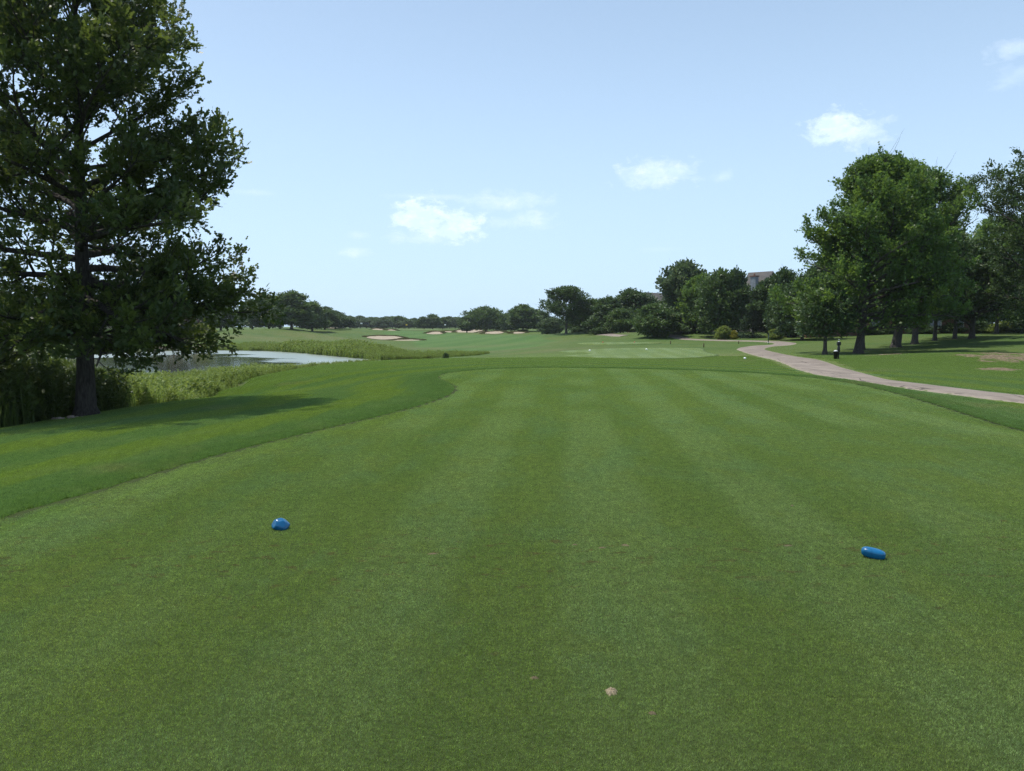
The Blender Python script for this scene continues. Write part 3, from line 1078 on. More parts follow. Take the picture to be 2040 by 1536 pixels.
# ---- leaves
LEAF = {
    'oak': np.array([(0, 0), (-.34, .50), (-.12, .60), (-.24, .92), (0, 1.05), (.24, .92), (.12, .60), (.34, .50)], float),
    'maple': np.array([(0, 0), (-.5, .62), (-.16, .62), (0, 1.05), (.16, .62), (.5, .62)], float),
    'diamond': np.array([(0, 0), (-.34, .42), (-.1, .95), (.14, 1.0), (.36, .45)], float),
    'narrow': np.array([(0, 0), (-.12, .4), (0, 1.0), (.12, .4)], float),
    'frond': np.array([(0, 0), (-.22, .3), (-.16, .8), (0, 1.0), (.16, .8), (.22, .3)], float),
}


def leaves_mesh(rng, pos, dirs, size, shape, up=.6, tint=None):
    T = LEAF[shape]
    n = len(pos)
    k = len(T)
    d = dirs + rng.normal(0, .55, (n, 3))
    d /= np.linalg.norm(d, axis=1)[:, None] + 1e-9
    nn = rng.normal(0, 1, (n, 3))
    nn[:, 2] = np.abs(nn[:, 2]) + up
    nn -= (nn * d).sum(1)[:, None] * d
    nn /= np.linalg.norm(nn, axis=1)[:, None] + 1e-9
    s = np.cross(nn, d)
    sz = size * rng.uniform(.65, 1.25, n)
    fold = .18
    V = pos[:, None] + sz[:, None, None] * (T[None, :, 0, None] * s[:, None] + T[None, :, 1, None] * d[:, None] - (np.abs(T[None, :, 0, None]) * fold + (T[None, :, 1, None] ** 2) * .12) * nn[:, None] * -1)
    ti = rng.uniform(0, 1, n) if tint is None else tint
    return V.reshape(-1, 3), np.repeat(ti, k), k


def tube(P, R, sides):
    P = np.asarray(P, float)
    R = np.asarray(R, float)
    n = len(P)
    T = np.gradient(P, axis=0)
    T /= np.linalg.norm(T, axis=1)[:, None] + 1e-9
    ref = np.array([1., 0, 0]) if abs(T[0, 0]) < .8 else np.array([0, 1., 0])
    A = np.cross(T, ref)
    A /= np.linalg.norm(A, axis=1)[:, None] + 1e-9
    B = np.cross(T, A)
    a = np.linspace(0, 2 * math.pi, sides, endpoint=False)
    V = P[None] + R[None, :, None] * (np.cos(a)[:, None, None] * A[None] + np.sin(a)[:, None, None] * B[None])
    q = grid_faces(sides, n, True)
    return V.reshape(-1, 3), q


class Wood:
    def __init__(self):
        self.V, self.Q, self.n = [], [], 0

    def add(self, P, R, sides):
        v, q = tube(P, R, sides)
        self.V.append(v)
        self.Q.append(q + self.n)
        self.n += len(v)

    def mesh(self, name):
        q = np.vstack(self.Q)
        return np_mesh(name, np.vstack(self.V), q.ravel(), np.full(len(q), 4), True)


def grow(seed, H, h0, prof, r0, limbs=24, subs=7, twigs=6, leaves=16, size=.14, shape='maple', e_low=5, e_top=65, curve=.35, up=.6,
         trunk_top=.93, lean=(0, 0), twig_up=.15, twig_len=.7, low_droop=0.0, jitter=.18, sides=8, flare=1.5, fill=1.0, wood_detail=True, inner=0, tuft=0.0, bias=1.0):
    """returns (wood mesh, leaf mesh). prof: (height, radius) pairs of the crown outline in metres"""
    rng = np.random.RandomState(seed)
    ph = np.array([p[0] for p in prof], float)
    pr = np.array([p[1] for p in prof], float)
    lob = [(rng.uniform(0, 6.28), rng.uniform(.5, 1)) for _ in range(4)]

    def R(h, az):
        m = 1 + jitter * (.5 * math.sin(2 * az + lob[0][0]) * lob[0][1] + .5 * math.sin(3 * az + lob[1][0] + h * .9) + .35 * math.sin(5 * az + h * 2.1 + lob[2][0]))
        return float(np.interp(h, ph, pr, left=0, right=0)) * m
    W = Wood()
    nt = 12
    hs = np.linspace(0, H * trunk_top, nt)
    tx = np.cumsum(rng.normal(0, .012 * H / nt, nt)) + lean[0] * hs / H
    ty = np.cumsum(rng.normal(0, .012 * H / nt, nt)) + lean[1] * hs / H
    tx -= tx[0]
    ty -= ty[0]
    tr = r0 * (1 - .93 * (hs / (H * trunk_top)) ** 1.1)
    P = np.c_[tx, ty, hs]
    # root flare
    P2 = np.vstack([[P[0] - [0, 0, .25]], [P[0] + [0, 0, .02]], [[tx[0], ty[0], .25]], P[1:]])
    R2 = np.concatenate([[r0 * flare * 1.1, r0 * flare, r0 * 1.12], tr[1:]])
    W.add(P2, R2, sides + 4)
    LP, LD, LT = [], [], []
    ga = 2.39996
    az0 = rng.uniform(0, 6.28)
    for i in range(limbs):
        u = (i + rng.uniform(0, .8)) / limbs
        h = h0 + (H * trunk_top - h0) * u ** bias
        az = az0 + i * ga + rng.normal(0, .25)
        e = math.radians(e_low + (e_top - e_low) * (u ** 1.3) + rng.normal(0, 6))
        bx, by = np.interp(h, hs, tx), np.interp(h, hs, ty)
        # march to outline
        st = .12
        p = np.array([bx, by, h])
        pts = [p.copy()]
        ee = e
        steps = 0
        azz = az
        reach = rng.uniform(.80, 1.0)
        wn = rng.normal(0, .03)
        while steps < 200:
            steps += 1
            azz += wn + rng.normal(0, .03)
            ee += (math.radians(e_low + 28) - ee) * curve * .03 if u > .25 else -low_droop * .02
            p = p + st * np.array([math.sin(azz) * math.cos(ee), math.cos(azz) * math.cos(ee), math.sin(ee)])
            rad = math.hypot(p[0] - np.interp(p[2], hs, tx), p[1] - np.interp(p[2], hs, ty))
            pts.append(p.copy())
            if steps > 4 and (rad > R(p[2], az) * reach or p[2] > H):
                break
        pts = np.array(pts)
        L = st * len(pts)
        if L < .5:
            continue
        idx = np.unique(np.linspace(0, len(pts) - 1, 8).astype(int))
        pl = pts[idx]
        lr = min(np.interp(h, hs, tr) * .62, r0 * .5) * min(1, .35 + L / 6)
        W.add(pl, np.linspace(lr, lr * .14, len(pl)), max(4, sides - 3))
        ns = max(3, int(subs * (.45 + .55 * L / (pr.max() * 1.1))))
        for j in range(ns):
            f = .18 + .82 * (j + rng.uniform(.1, 1)) / ns
            f = min(f, 1)
            k = min(len(pts) - 2, int(f * (len(pts) - 1)))
            b = pts[k]
            t = pts[k + 1] - pts[max(0, k - 1)]
            t /= np.linalg.norm(t) + 1e-9
            side = np.cross(t, [0, 0, 1])
            side /= np.linalg.norm(side) + 1e-9
            sgn = 1 if (j % 2) else -1
            an = rng.uniform(.4, 1.05) * sgn
            v = t * math.cos(an) + side * math.sin(an) + np.array([0, 0, rng.normal(twig_up, .28)])
            v /= np.linalg.norm(v)
            sl_ = (.22 + .26 * (1 - f)) * L * rng.uniform(.7, 1.2)
            sl_ = min(max(sl_, .5 * twig_len), 2.6 * twig_len)
            m = 5
            sp = [b]
            vv = v.copy()
            for _ in range(m):
                vv = vv + rng.normal(0, .13, 3) + np.array([0, 0, twig_up * .25])
                vv /= np.linalg.norm(vv)
                sp.append(sp[-1] + vv * sl_ / m)
            sp = np.array(sp)
            rr_ = lr * (1 - .8 * f) * .5
            rr_ = max(rr_, .006)
            if wood_detail:
                W.add(sp[::1], np.linspace(rr_, rr_ * .3, len(sp)), 4)
            nw = max(2, int(twigs * sl_ / (1.6 * twig_len)))
            for w in range(nw):
                g = .2 + .8 * (w + rng.uniform(0, 1)) / nw
                kk = min(m - 1, int(g * m))
                q0 = sp[kk] + (sp[kk + 1] - sp[kk]) * rng.uniform(0, 1)
                dv = (sp[kk + 1] - sp[kk])
                dv /= np.linalg.norm(dv) + 1e-9
                dv = dv + rng.normal(0, .55, 3) + np.array([0, 0, twig_up])
                dv /= np.linalg.norm(dv)
                tl = twig_len * rng.uniform(.35, .85)
                q1 = q0 + dv * tl
                hr = math.hypot(q1[0] - np.interp(q1[2], hs, tx), q1[1] - np.interp(q1[2], hs, ty))
                if hr > R(q1[2], math.atan2(q1[0], q1[1])) * 1.25 + .2:
                    continue
                if wood_detail and sides >= 8:
                    W.add(np.array([q0, q1]), np.array([max(rr_ * .35, .004), .003]), 3)
                nl = int(leaves * rng.uniform(.6, 1.4) * fill)
                s = rng.uniform(.15, 1.05, nl)
                if tuft:
                    s = 1.05 - .75 * rng.uniform(0, 1, nl) ** 1.6
                pp = q0 + (q1 - q0) * s[:, None] + rng.normal(0, size * .55, (nl, 3))
                LP.append(pp)
                LD.append(np.tile(dv, (nl, 1)))
                LT.append(np.clip(rng.uniform(0, 1) ** 1.5 * .8 + rng.uniform(0, .3, nl), 0, 1))
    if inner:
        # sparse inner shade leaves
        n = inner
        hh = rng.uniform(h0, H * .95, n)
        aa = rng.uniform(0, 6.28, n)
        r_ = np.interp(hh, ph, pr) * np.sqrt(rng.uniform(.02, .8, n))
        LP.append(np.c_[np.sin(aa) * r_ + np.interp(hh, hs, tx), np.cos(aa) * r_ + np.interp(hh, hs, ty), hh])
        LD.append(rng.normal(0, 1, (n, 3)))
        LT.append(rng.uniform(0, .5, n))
    LP, LD, LT = np.vstack(LP), np.vstack(LD), np.concatenate(LT)
    V, ti, k = leaves_mesh(rng, LP, LD, size, shape, up, LT)
    n = len(LP)
    lm = np_mesh('crown', V, np.arange(n * k), np.full(n, k), False)
    fattr(lm, 'tint', ti)
    return W.mesh('trunk'), lm


def place_tree(name, meshes, loc, label, cat='tree', group=None, rz=0.0, s=(1, 1, 1), leaf='mid_leaf', bark='bark', top_mat=None):
    o = empty(name, loc, rz)
    o.scale = s
    tag(o, label, cat, group)
    w, l = meshes
    if not w.materials:
        w.materials.append(M[bark])
    link('trunk', w, None, o)
    if not l.materials:
        l.materials.append(M[leaf])
    c = link('crown', l, None, o)
    if c.material_slots and c.material_slots[0].material != M[leaf]:
        c.material_slots[0].link = 'OBJECT'
        c.material_slots[0].material = M[leaf]
    return o


# ---- the big oak on the left
OAK_Y = 18.0
ox, oy, oz = at(172, 826, OAK_Y)
oz = gz(ox, oy)
oak_prof = [(.9, .8), (1.4, 3.0), (2.1, 4.35), (2.8, 4.55), (3.6, 4.5), (4.4, 4.25), (5.0, 3.85), (5.9, 3.55), (6.5, 3.4), (7.7, 3.25), (9.0, 3.0), (9.8, 2.4), (10.8, 1.6), (12.3, .4)]
oak = grow(11, 12.3, 2.15, oak_prof, .215, limbs=58, subs=14, twigs=9, leaves=15, size=.135, bias=1.3, shape='oak', e_low=-9, e_top=78, curve=.1, up=.3, tuft=1.0,
           twig_up=.22, twig_len=.62, low_droop=.5, jitter=.15, sides=10, flare=1.55, inner=0, lean=(.25, 0))
place_tree('oak_tree', oak, (ox, oy, oz), 'big spreading oak with dark trunk and drooping lower limbs beside the pond', leaf='oak_leaf', bark='oak_bark', rz=.6)

# ---- maples and their neighbours on the right
def h_of(top, Y, z0):
    return at(1020, top, Y)[2] - z0


def std_prof(H, h0, Rm, kind):
    t = np.linspace(0, 1, 12)
    if kind == 'maple':
        r = np.interp(t, [0, .08, .2, .4, .6, .78, .92, 1], [.5, .92, 1, .94, .80, .60, .38, .12])
    elif kind == 'upright':
        r = np.interp(t, [0, .08, .3, .55, .8, .93, 1], [.3, .7, .95, 1, .78, .45, .1])
    elif kind == 'round':
        r = np.interp(t, [0, .08, .25, .5, .75, .9, 1], [.4, .75, .98, 1, .82, .5, .1])
    elif kind == 'dome':
        r = np.interp(t, [0, .1, .3, .6, .85, 1], [.75, 1, 1, .85, .5, .12])
    elif kind == 'vase':
        r = np.interp(t, [0, .1, .3, .55, .8, .93, 1], [.2, .45, .8, 1, .92, .62, .2])
    elif kind == 'spruce':
        r = np.interp(t, [0, .05, .5, 1], [.85, 1, .52, .03])
    return [(h0 + (H - h0) * a, Rm * b) for a, b in zip(t, r)]


def custom(px, py, Y, top, width, kind, seed, name, label, leaf='maple_leaf', h0f=.16, r0=.2, limbs=30, subs=8, twigs=7, leaves=14, size=.17, shape='maple', group=None, cx=None, **kw):
    x, y, _ = at(px, py, Y)
    z = gz(x, y)
    H = h_of(top, Y, z)
    h0 = H * h0f
    Rm = width / 2 / F * Y
    lean = (0, 0) if cx is None else ((cx - px) / F * Y, 0)
    m = grow(seed, H, h0, std_prof(H, h0 * .75, Rm, kind), r0, limbs=limbs, subs=subs, twigs=twigs, leaves=leaves, size=size, shape=shape, lean=lean, **kw)
    return place_tree(name, m, (x, y, z), label, group=group, leaf=leaf)


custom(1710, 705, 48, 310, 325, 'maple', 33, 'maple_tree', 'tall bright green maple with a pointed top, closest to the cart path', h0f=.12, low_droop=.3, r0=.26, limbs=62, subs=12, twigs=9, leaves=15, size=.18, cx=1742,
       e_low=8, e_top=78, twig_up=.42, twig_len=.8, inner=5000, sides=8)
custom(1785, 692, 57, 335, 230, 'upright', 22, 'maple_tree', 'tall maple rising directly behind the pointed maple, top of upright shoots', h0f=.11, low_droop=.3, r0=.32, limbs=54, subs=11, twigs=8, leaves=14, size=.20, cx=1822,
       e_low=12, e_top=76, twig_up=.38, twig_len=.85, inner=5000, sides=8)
custom(1643, 707, 47, 575, 130, 'round', 23, 'young_oak_tree', 'slim young tree with low hanging leaves left of the black waste bin', leaf='dark_leaf', h0f=.32, r0=.13, limbs=26, subs=8, twigs=6, leaves=12, size=.2, shape='oak',
       e_low=-8, e_top=60, low_droop=.8, inner=1500)
custom(1719, 698, 54, 520, 150, 'round', 24, 'broadleaf_tree', 'pale thin trunked tree just behind the pointed maple', leaf='mid_leaf', h0f=.3, r0=.13, limbs=24, subs=8, twigs=6, leaves=12, size=.24, inner=1500)
custom(1822, 686, 64, 420, 220, 'round', 25, 'broadleaf_tree', 'dark shade tree with straight trunk right of the two tall maples', leaf='dark_leaf', h0f=.22, r0=.25, limbs=34, subs=9, twigs=6, leaves=13, size=.28, inner=3000, twig_up=.2)
custom(1862, 680, 71, 455, 190, 'round', 26, 'broadleaf_tree', 'shade tree with thin dark trunk, third of the trunk row on the slope', leaf='mid_leaf', h0f=.2, r0=.18, limbs=30, subs=8, twigs=6, leaves=13, size=.3, inner=3000, twig_up=.2)
custom(1902, 675, 78, 480, 190, 'round', 27, 'broadleaf_tree', 'shade tree with short trunk, farthest back in the trunk row on the slope', leaf='dark_leaf', h0f=.2, r0=.2, limbs=28, subs=8, twigs=6, leaves=13, size=.32, inner=3000)
custom(1936, 676, 70, 505, 250, 'dome', 28, 'hawthorn_tree', 'low wide spreading tree forking just above its short trunk on the slope', leaf='locust_leaf', h0f=.14, r0=.26, limbs=36, subs=9, twigs=7, leaves=15, size=.26, shape='frond', e_low=14, e_top=60, inner=2500, twig_up=.1)
custom(2085, 668, 58, 292, 370, 'vase', 29, 'honey_locust_tree', 'tall feathery locust with layered open sprays at the right of the slope', leaf='locust_leaf', h0f=.16, r0=.25, limbs=44, subs=11, twigs=8, leaves=16, size=.22, shape='frond',
       e_low=15, e_top=55, up=1.6, twig_up=.02, twig_len=.95, jitter=.35, inner=800)
custom(1985, 664, 86, 430, 210, 'round', 30, 'broadleaf_tree', 'dense green tree between the low spreading tree and the tall locust', leaf='maple_leaf', h0f=.12, r0=.2, limbs=28, subs=8, twigs=6, leaves=13, size=.34, inner=3500)

# ---- generic distant trees, a few meshes shared by many
def generic(seed, kind, H=10, Rm=4.2, **kw):
    h0 = kw.pop('h0', 1.1)
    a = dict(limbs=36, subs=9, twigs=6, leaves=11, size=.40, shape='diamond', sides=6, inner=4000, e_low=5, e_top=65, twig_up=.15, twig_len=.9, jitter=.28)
    a.update(kw)
    return grow(seed, H, h0, std_prof(H, h0 * .6, Rm, kind), .22, **a)


def spruce_mesh(seed):
    rng = np.random.RandomState(seed)
    W = Wood()
    H = 10.0
    W.add(np.array([[0, 0, -.2], [0, 0, 5], [0, 0, H]]), np.array([.2, .12, .02]), 6)
    LP, LD = [], []
    for i in range(26):
        h = .5 + (H - .6) * (i / 26)
        Lb = (1 - i / 26.) * 2.9 + .15
        for j in range(11):
            az = rng.uniform(0, 6.28)
            L = Lb * rng.uniform(.75, 1.1)
            d = np.array([math.sin(az), math.cos(az), -.18])
            n = int(8 + 16 * L / 3)
            s = rng.uniform(.1, 1, n)
            LP.append(np.array([0, 0, h]) + d * (s * L)[:, None] + rng.normal(0, .09, (n, 3)))
            LD.append(np.tile(d + [0, 0, .1], (n, 1)))
            if j < 4:
                W.add(np.array([[0, 0, h], d * L * .9 + [0, 0, h]]), np.array([.03, .008]), 3)
    LP, LD = np.vstack(LP), np.vstack(LD)
    V, ti, k = leaves_mesh(rng, LP, LD, .38, 'narrow', .6)
    lm = np_mesh('crown', V, np.arange(len(LP) * k), np.full(len(LP), k), False)
    fattr(lm, 'tint', ti)
    return W.mesh('trunk'), lm


G = {'round0': generic(101, 'round'), 'round1': generic(102, 'round', jitter=.4), 'upright0': generic(103, 'upright', Rm=3.2, e_low=15, e_top=75, twig_up=.35),
     'dome0': generic(104, 'dome', H=8, Rm=6.2, h0=1.0, limbs=36, up=1.2), 'vase0': generic(105, 'vase', Rm=4.4, h0=2.2, limbs=40, subs=9, inner=600, leaves=12, size=.3, e_low=25, e_top=70),
     'spruce0': spruce_mesh(5), 'maple0': generic(106, 'maple', Rm=4.0, twig_up=.3), 'round2': generic(107, 'round', h0=.5, Rm=4.4, H=8)}
GDIM = {'round0': (10, 4.2), 'round1': (10, 4.2), 'upright0': (10, 3.2), 'dome0': (8, 6.2), 'vase0': (10, 4.4), 'spruce0': (10, 3.0), 'maple0': (10, 4.0), 'round2': (8, 4.4)}
rg = random.Random(7)


def far_tree(px, py, Y, top, width, kind, leaf, name, label, group=None):
    x, y, _ = at(px, py, Y)
    z = gz(x, y)
    H = max(1.5, h_of(top, Y, z))
    R_ = width * 1.25 / 2 / F * Y
    gh, gr = GDIM[kind]
    s = (R_ / gr, R_ / gr, H / gh)
    return place_tree(name, G[kind], (x, y, z - .05), label, group=group, rz=rg.uniform(0, 6.28), s=s, leaf=leaf)


FT = [
    # left side beyond the pond
    (581, 657.5, 180, 581, 78, 'maple0', 'mid_leaf', 'shade_tree', 'rounded dark tree standing in its own shadow on the left fairway edge'),
    (536, 657, 205, 588, 70, 'round1', 'dark_leaf', 'shade_tree', 'dark tree close behind the drooping tip of the oak'),
    (503, 657, 215, 597, 60, 'maple0', 'dark_leaf', 'shade_tree', 'dark tree mostly hidden by the right edge of the oak crown'),
    (622, 656, 215, 602, 62, 'maple0', 'mid_leaf', 'shade_tree', 'lighter green tree leaning against the right of the rounded dark tree'),
    (647, 656, 235, 612, 52, 'round1', 'dark_leaf', 'shade_tree', 'second tree right of the rounded dark tree in the falling tree line'),
    (668, 656, 250, 620, 36, 'upright0', 'dark_leaf', 'shade_tree', 'narrow dark tree near the lower end of the left tree line'),
    (685, 656.5, 262, 628, 34, 'round0', 'dark_leaf', 'shade_tree', 'small dark tree ending the left tree line above the small bunker'),
    (862, 657, 345, 626, 36, 'maple0', 'mid_leaf', 'shade_tree', 'tallest tree behind the putting green'),
    (845, 657, 340, 631, 30, 'round1', 'dark_leaf', 'shade_tree', 'dark tree touching the left of the tallest tree behind the green'),
    (882, 657, 350, 633, 26, 'round0', 'dark_leaf', 'shade_tree', 'dark tree touching the right of the tallest tree behind the green'),
    (930, 658, 262, 630, 28, 'upright0', 'dark_leaf', 'shade_tree', 'narrow dark tree at the left foot of the wide dome shaped tree'),
    (968, 659.5, 262, 612, 92, 'dome0', 'mid_leaf', 'shade_tree', 'wide dome shaped tree behind the long sand bunker'),
    (1018, 660, 275, 622, 36, 'round1', 'dark_leaf', 'shade_tree', 'dark tree in the dip between the dome tree and the round tree'),
    (1042, 662, 228, 607, 54, 'round0', 'mid_leaf', 'shade_tree', 'round tree with short trunk halfway between dome tree and lone tree'),
    (1072, 662, 235, 617, 44, 'round1', 'dark_leaf', 'shade_tree', 'thin dark tree left of the lone fairway tree'),
    (1098, 666, 190, 634, 44, 'round2', 'pale_leaf', 'shade_tree', 'small pale olive tree under the left side of the lone fairway tree'),
    (1128, 669, 150, 571, 80, 'vase0', 'dark_leaf', 'shade_tree', 'lone tall tree with rounded airy crown on a grass mound'),
    # right tree belt
    (1160, 667, 172, 612, 60, 'round1', 'dark_leaf', 'belt_tree', 'tree just right of the lone fairway tree'),
    (1183, 668, 150, 597, 62, 'round0', 'mid_leaf', 'belt_tree', 'rounded tree above the far end of the cart path'),
    (1213, 668, 142, 592, 64, 'maple0', 'dark_leaf', 'belt_tree', 'dark tree left of the dark flat topped tree in the right belt'),
    (1258, 668, 146, 577, 78, 'round1', 'dark_leaf', 'belt_tree', 'dark flat topped tree left of the grey hip roof'),
    (1236, 672, 134, 615, 52, 'round2', 'mid_leaf', 'belt_tree', 'low leafy tree under the dark flat topped tree'),
    (1304, 671, 112, 606, 76, 'round2', 'mid_leaf', 'belt_tree', 'small tree on a thin trunk in front of the grey roof'),
    (1337, 668, 122, 592, 60, 'round0', 'dark_leaf', 'belt_tree', 'dark tree at the foot of the tall plume shaped tree'),
    (1361, 668, 122, 523, 78, 'upright0', 'pale_leaf', 'belt_tree', 'tall plume shaped light green tree, highest of the belt'),
    (1398, 668, 116, 549, 76, 'round0', 'maple_leaf', 'belt_tree', 'broad green tree touching the right of the plume shaped tree'),
    (1432, 668, 108, 540, 84, 'round1', 'mid_leaf', 'belt_tree', 'broad tree with visible trunk left of the yellow shrub'),
    (1464, 669, 106, 538, 54, 'maple0', 'dark_leaf', 'belt_tree', 'dark tree just left of the stone chimney'),
    (1500, 670, 102, 606, 74, 'spruce0', 'spruce_leaf', 'spruce_tree', 'black green spruce under the stone chimney'),
    (1530, 670, 104, 557, 80, 'round0', 'dark_leaf', 'belt_tree', 'dark tree right below the chimney gable'),
    (1560, 669, 98, 536, 64, 'maple0', 'dark_leaf', 'belt_tree', 'dark tree between the chimney gable and the tall maples'),
    (1598, 671, 88, 556, 92, 'round1', 'dark_leaf', 'belt_tree', 'dark tree behind the left flank of the pointed maple'),
    (1640, 668, 96, 520, 100, 'round0', 'dark_leaf', 'belt_tree', 'dark tree filling the gap behind the young tree and bin'),
    (1690, 665, 112, 500, 120, 'maple0', 'dark_leaf', 'belt_tree', 'dark tree far behind the pointed maple, above the garden house'),
    (1745, 665, 114, 520, 120, 'round1', 'dark_leaf', 'belt_tree', 'dark tree far behind the two tall maples'),
    (1800, 664, 116, 500, 120, 'round0', 'dark_leaf', 'belt_tree', 'dark tree behind the brick house on the slope'),
    (1860, 664, 118, 490, 130, 'round1', 'dark_leaf', 'belt_tree', 'dark tree behind the right end of the brick house'),
    (1920, 660, 120, 500, 130, 'maple0', 'dark_leaf', 'belt_tree', 'dark tree behind the low spreading tree'),
    (1985, 658, 118, 520, 130, 'round0', 'dark_leaf', 'belt_tree', 'dark tree at the back of the slope under the locust'),
    (2050, 656, 112, 500, 140, 'round1', 'dark_leaf', 'belt_tree', 'dark tree at the back of the slope at the right edge'),
    (2120, 656, 95, 440, 170, 'maple0', 'dark_leaf', 'belt_tree', 'tree just outside the right edge behind the locust'),
    # behind the oak
    (20, 662, 150, 598, 90, 'round0', 'dark_leaf', 'shade_tree', 'dark tree far behind the oak at the left edge'),
    (88, 662, 165, 606, 80, 'round1', 'mid_leaf', 'shade_tree', 'tree seen through the oak left of the pale house'),
    (262, 662, 170, 604, 70, 'round0', 'dark_leaf', 'shade_tree', 'tree seen through the oak right of the pale house'),
    (345, 662, 150, 600, 66, 'round2', 'plum_leaf', 'plum_tree', 'purple leaved tree seen through the oak branches'),
    (395, 662, 165, 606, 60, 'round1', 'mid_leaf', 'shade_tree', 'green tree right of the purple leaved tree'),
    (440, 660, 178, 602, 64, 'maple0', 'dark_leaf', 'shade_tree', 'tree under the right half of the oak crown'),
    (300, 664, 148, 640, 50, 'round2', 'dark_leaf', 'shade_tree', 'low dark bushy tree left of the purple leaved tree'),
    (-60, 662, 140, 590, 100, 'round1', 'dark_leaf', 'shade_tree', 'dark tree beyond the left edge behind the oak'),
    (-170, 662, 130, 580, 110, 'round0', 'dark_leaf', 'shade_tree', 'outermost dark tree beyond the left edge'),
]
for a in FT:
    far_tree(*a, group='trees around the fairway' if a[7] == 'shade_tree' else ('trees of the right belt' if a[7] == 'belt_tree' else None))
# far tree line behind the green, haze paleness put into the leaf colour
ORD = ['first', 'second', 'third', 'fourth', 'fifth', 'sixth', 'seventh', 'eighth', 'ninth', 'tenth', 'eleventh', 'twelfth', 'thirteenth', 'fourteenth', 'fifteenth',
       'sixteenth', 'seventeenth', 'eighteenth', 'nineteenth', 'twentieth', 'twenty first', 'twenty second']
LOOK = {'mid_leaf': 'mid green', 'pale_leaf': 'haze paled green', 'dark_leaf': 'dark'}
SHAPE = {'round0': 'rounded', 'round1': 'uneven rounded', 'maple0': 'tapered', 'upright0': 'slender', 'round2': 'low bushy'}
for k, px in enumerate(range(696, 925, 11)):
    Y = rg.uniform(400, 470)
    if 845 < px < 890:
        Y += 40
    top = rg.uniform(628.5, 638)
    kd, lf = rg.choice(['round0', 'round1', 'maple0', 'upright0', 'round2']), rg.choice(['mid_leaf', 'pale_leaf', 'pale_leaf', 'dark_leaf'])
    far_tree(px + rg.uniform(-3, 3), 655, Y, top, rg.uniform(20, 34), kd, lf, 'distant_tree', '%s %s tree, %s from left in far line behind green' % (SHAPE[kd], LOOK[lf], ORD[k]), 'trees of the far line')
for k, px in enumerate(range(925, 1180, 36)):
    Y = rg.uniform(420, 480)
    far_tree(px, 655, Y, rg.uniform(631, 636), rg.uniform(36, 50), rg.choice(['round0', 'round1', 'round2']), 'dark_leaf', 'distant_tree', '%s distant tree from left, low between dome tree and lone tree' % ORD[k], 'trees glimpsed behind the dome tree')

# understorey shrubs in the right belt
SH = [(1316, 672, 112, 650, 36, 'dark_leaf', 'dark shrub left of the small tree in the belt'), (1350, 671, 116, 645, 56, 'dark_leaf', 'dark shrub under the plume shaped tree'),
      (1442, 667, 101, 650, 34, 'weed_leaf', 'bright green garden shrub in front of the columned porch'), (1462, 667, 100, 658.5, 15, 'yellow_leaf', 'small yellow shrub under the belt trees'),
      (1543, 670, 92, 656, 32, 'weed_leaf', 'rounded light green shrub beyond the cart path bend'), (1575, 668, 98, 648, 44, 'plum_leaf', 'reddish shrub right of the rounded light green shrub'),
      (1200, 671, 138, 652, 46, 'dark_leaf', 'dark shrub above the far end of the cart path'), (1160, 668, 160, 650, 44, 'dark_leaf', 'dark shrub right of the lone tree'),
      (1270, 671, 132, 650, 44, 'dark_leaf', 'dark shrub between two thin trunks of the belt'), (1395, 670, 118, 648, 54, 'dark_leaf', 'dark shrub left of the columned porch'), (1620, 668, 100, 645, 60, 'dark_leaf', 'dark hedge like shrub behind the young tree'),
      (1690, 667, 100, 652, 40, 'dark_leaf', 'dark shrub under the pointed maple'), (1890, 668, 92, 642, 70, 'dark_leaf', 'dark shrub behind the trunk row'), (1950, 665, 96, 640, 70, 'dark_leaf', 'dark shrub behind the low spreading tree'),
      (2005, 662, 92, 640, 60, 'weed_leaf', 'light green shrub at the crest of the slope'), (2050, 660, 90, 630, 70, 'dark_leaf', 'dark shrub at the crest by the right edge'), (1560, 668, 105, 640, 60, 'dark_leaf', 'tall dark shrub behind the reddish shrub'),
      (1735, 668, 92, 650, 50, 'dark_leaf', 'dark shrub hiding the left windows of the brick house'), (1775, 668, 91, 652, 34, 'dark_leaf', 'small dark shrub before the middle of the brick house'),
      (1835, 668, 90, 648, 56, 'dark_leaf', 'dark shrub hiding the right windows of the brick house'),
      (-90, 690, 112, 640, 90, 'dark_leaf', 'dark shrub beyond the left edge across the pond'), (-10, 688, 116, 648, 70, 'dark_leaf', 'tall dark shrub at the left edge across the pond'), (55, 690, 114, 654, 56, 'mid_leaf', 'shrub across the pond left of the oak trunk'),
      (115, 688, 118, 650, 60, 'dark_leaf', 'dark shrub across the pond directly left of the oak trunk'), (228, 684, 128, 655, 50, 'mid_leaf', 'shrub across the pond directly right of the oak trunk'), (400, 668, 152, 645, 50, 'yellow_green', 'bright yellow green small tree under the oak branches'),
      (888, 714, 79, 703, 13, 'mid_leaf', 'small dark bush alone in the pale reeds'), (714, 706, 98, 690, 18, 'dark_leaf', 'dark leafy bush in the bright far bank reeds'), (440, 697, 124, 686, 40, 'dark_leaf', 'low dark bush on the far pond bank'),
      (1042, 664, 226, 657, 24, 'dark_leaf', 'low dark bush at the foot of the round tree')]
for px, py, Y, top, w, leaf, label in SH:
    x, y, _ = at(px, py, Y)
    z = gz(x, y)
    H = max(.6, h_of(top, Y, z))
    gh, gr = GDIM['round2']
    R_ = w / 2 / F * Y
    place_tree('shrub', G['round2'], (x, y, z - .15 * H), label, cat='shrub', group='shrubs around the course', rz=rg.uniform(0, 6.28), s=(R_ / gr, R_ / gr, H * 1.15 / gh), leaf=leaf)

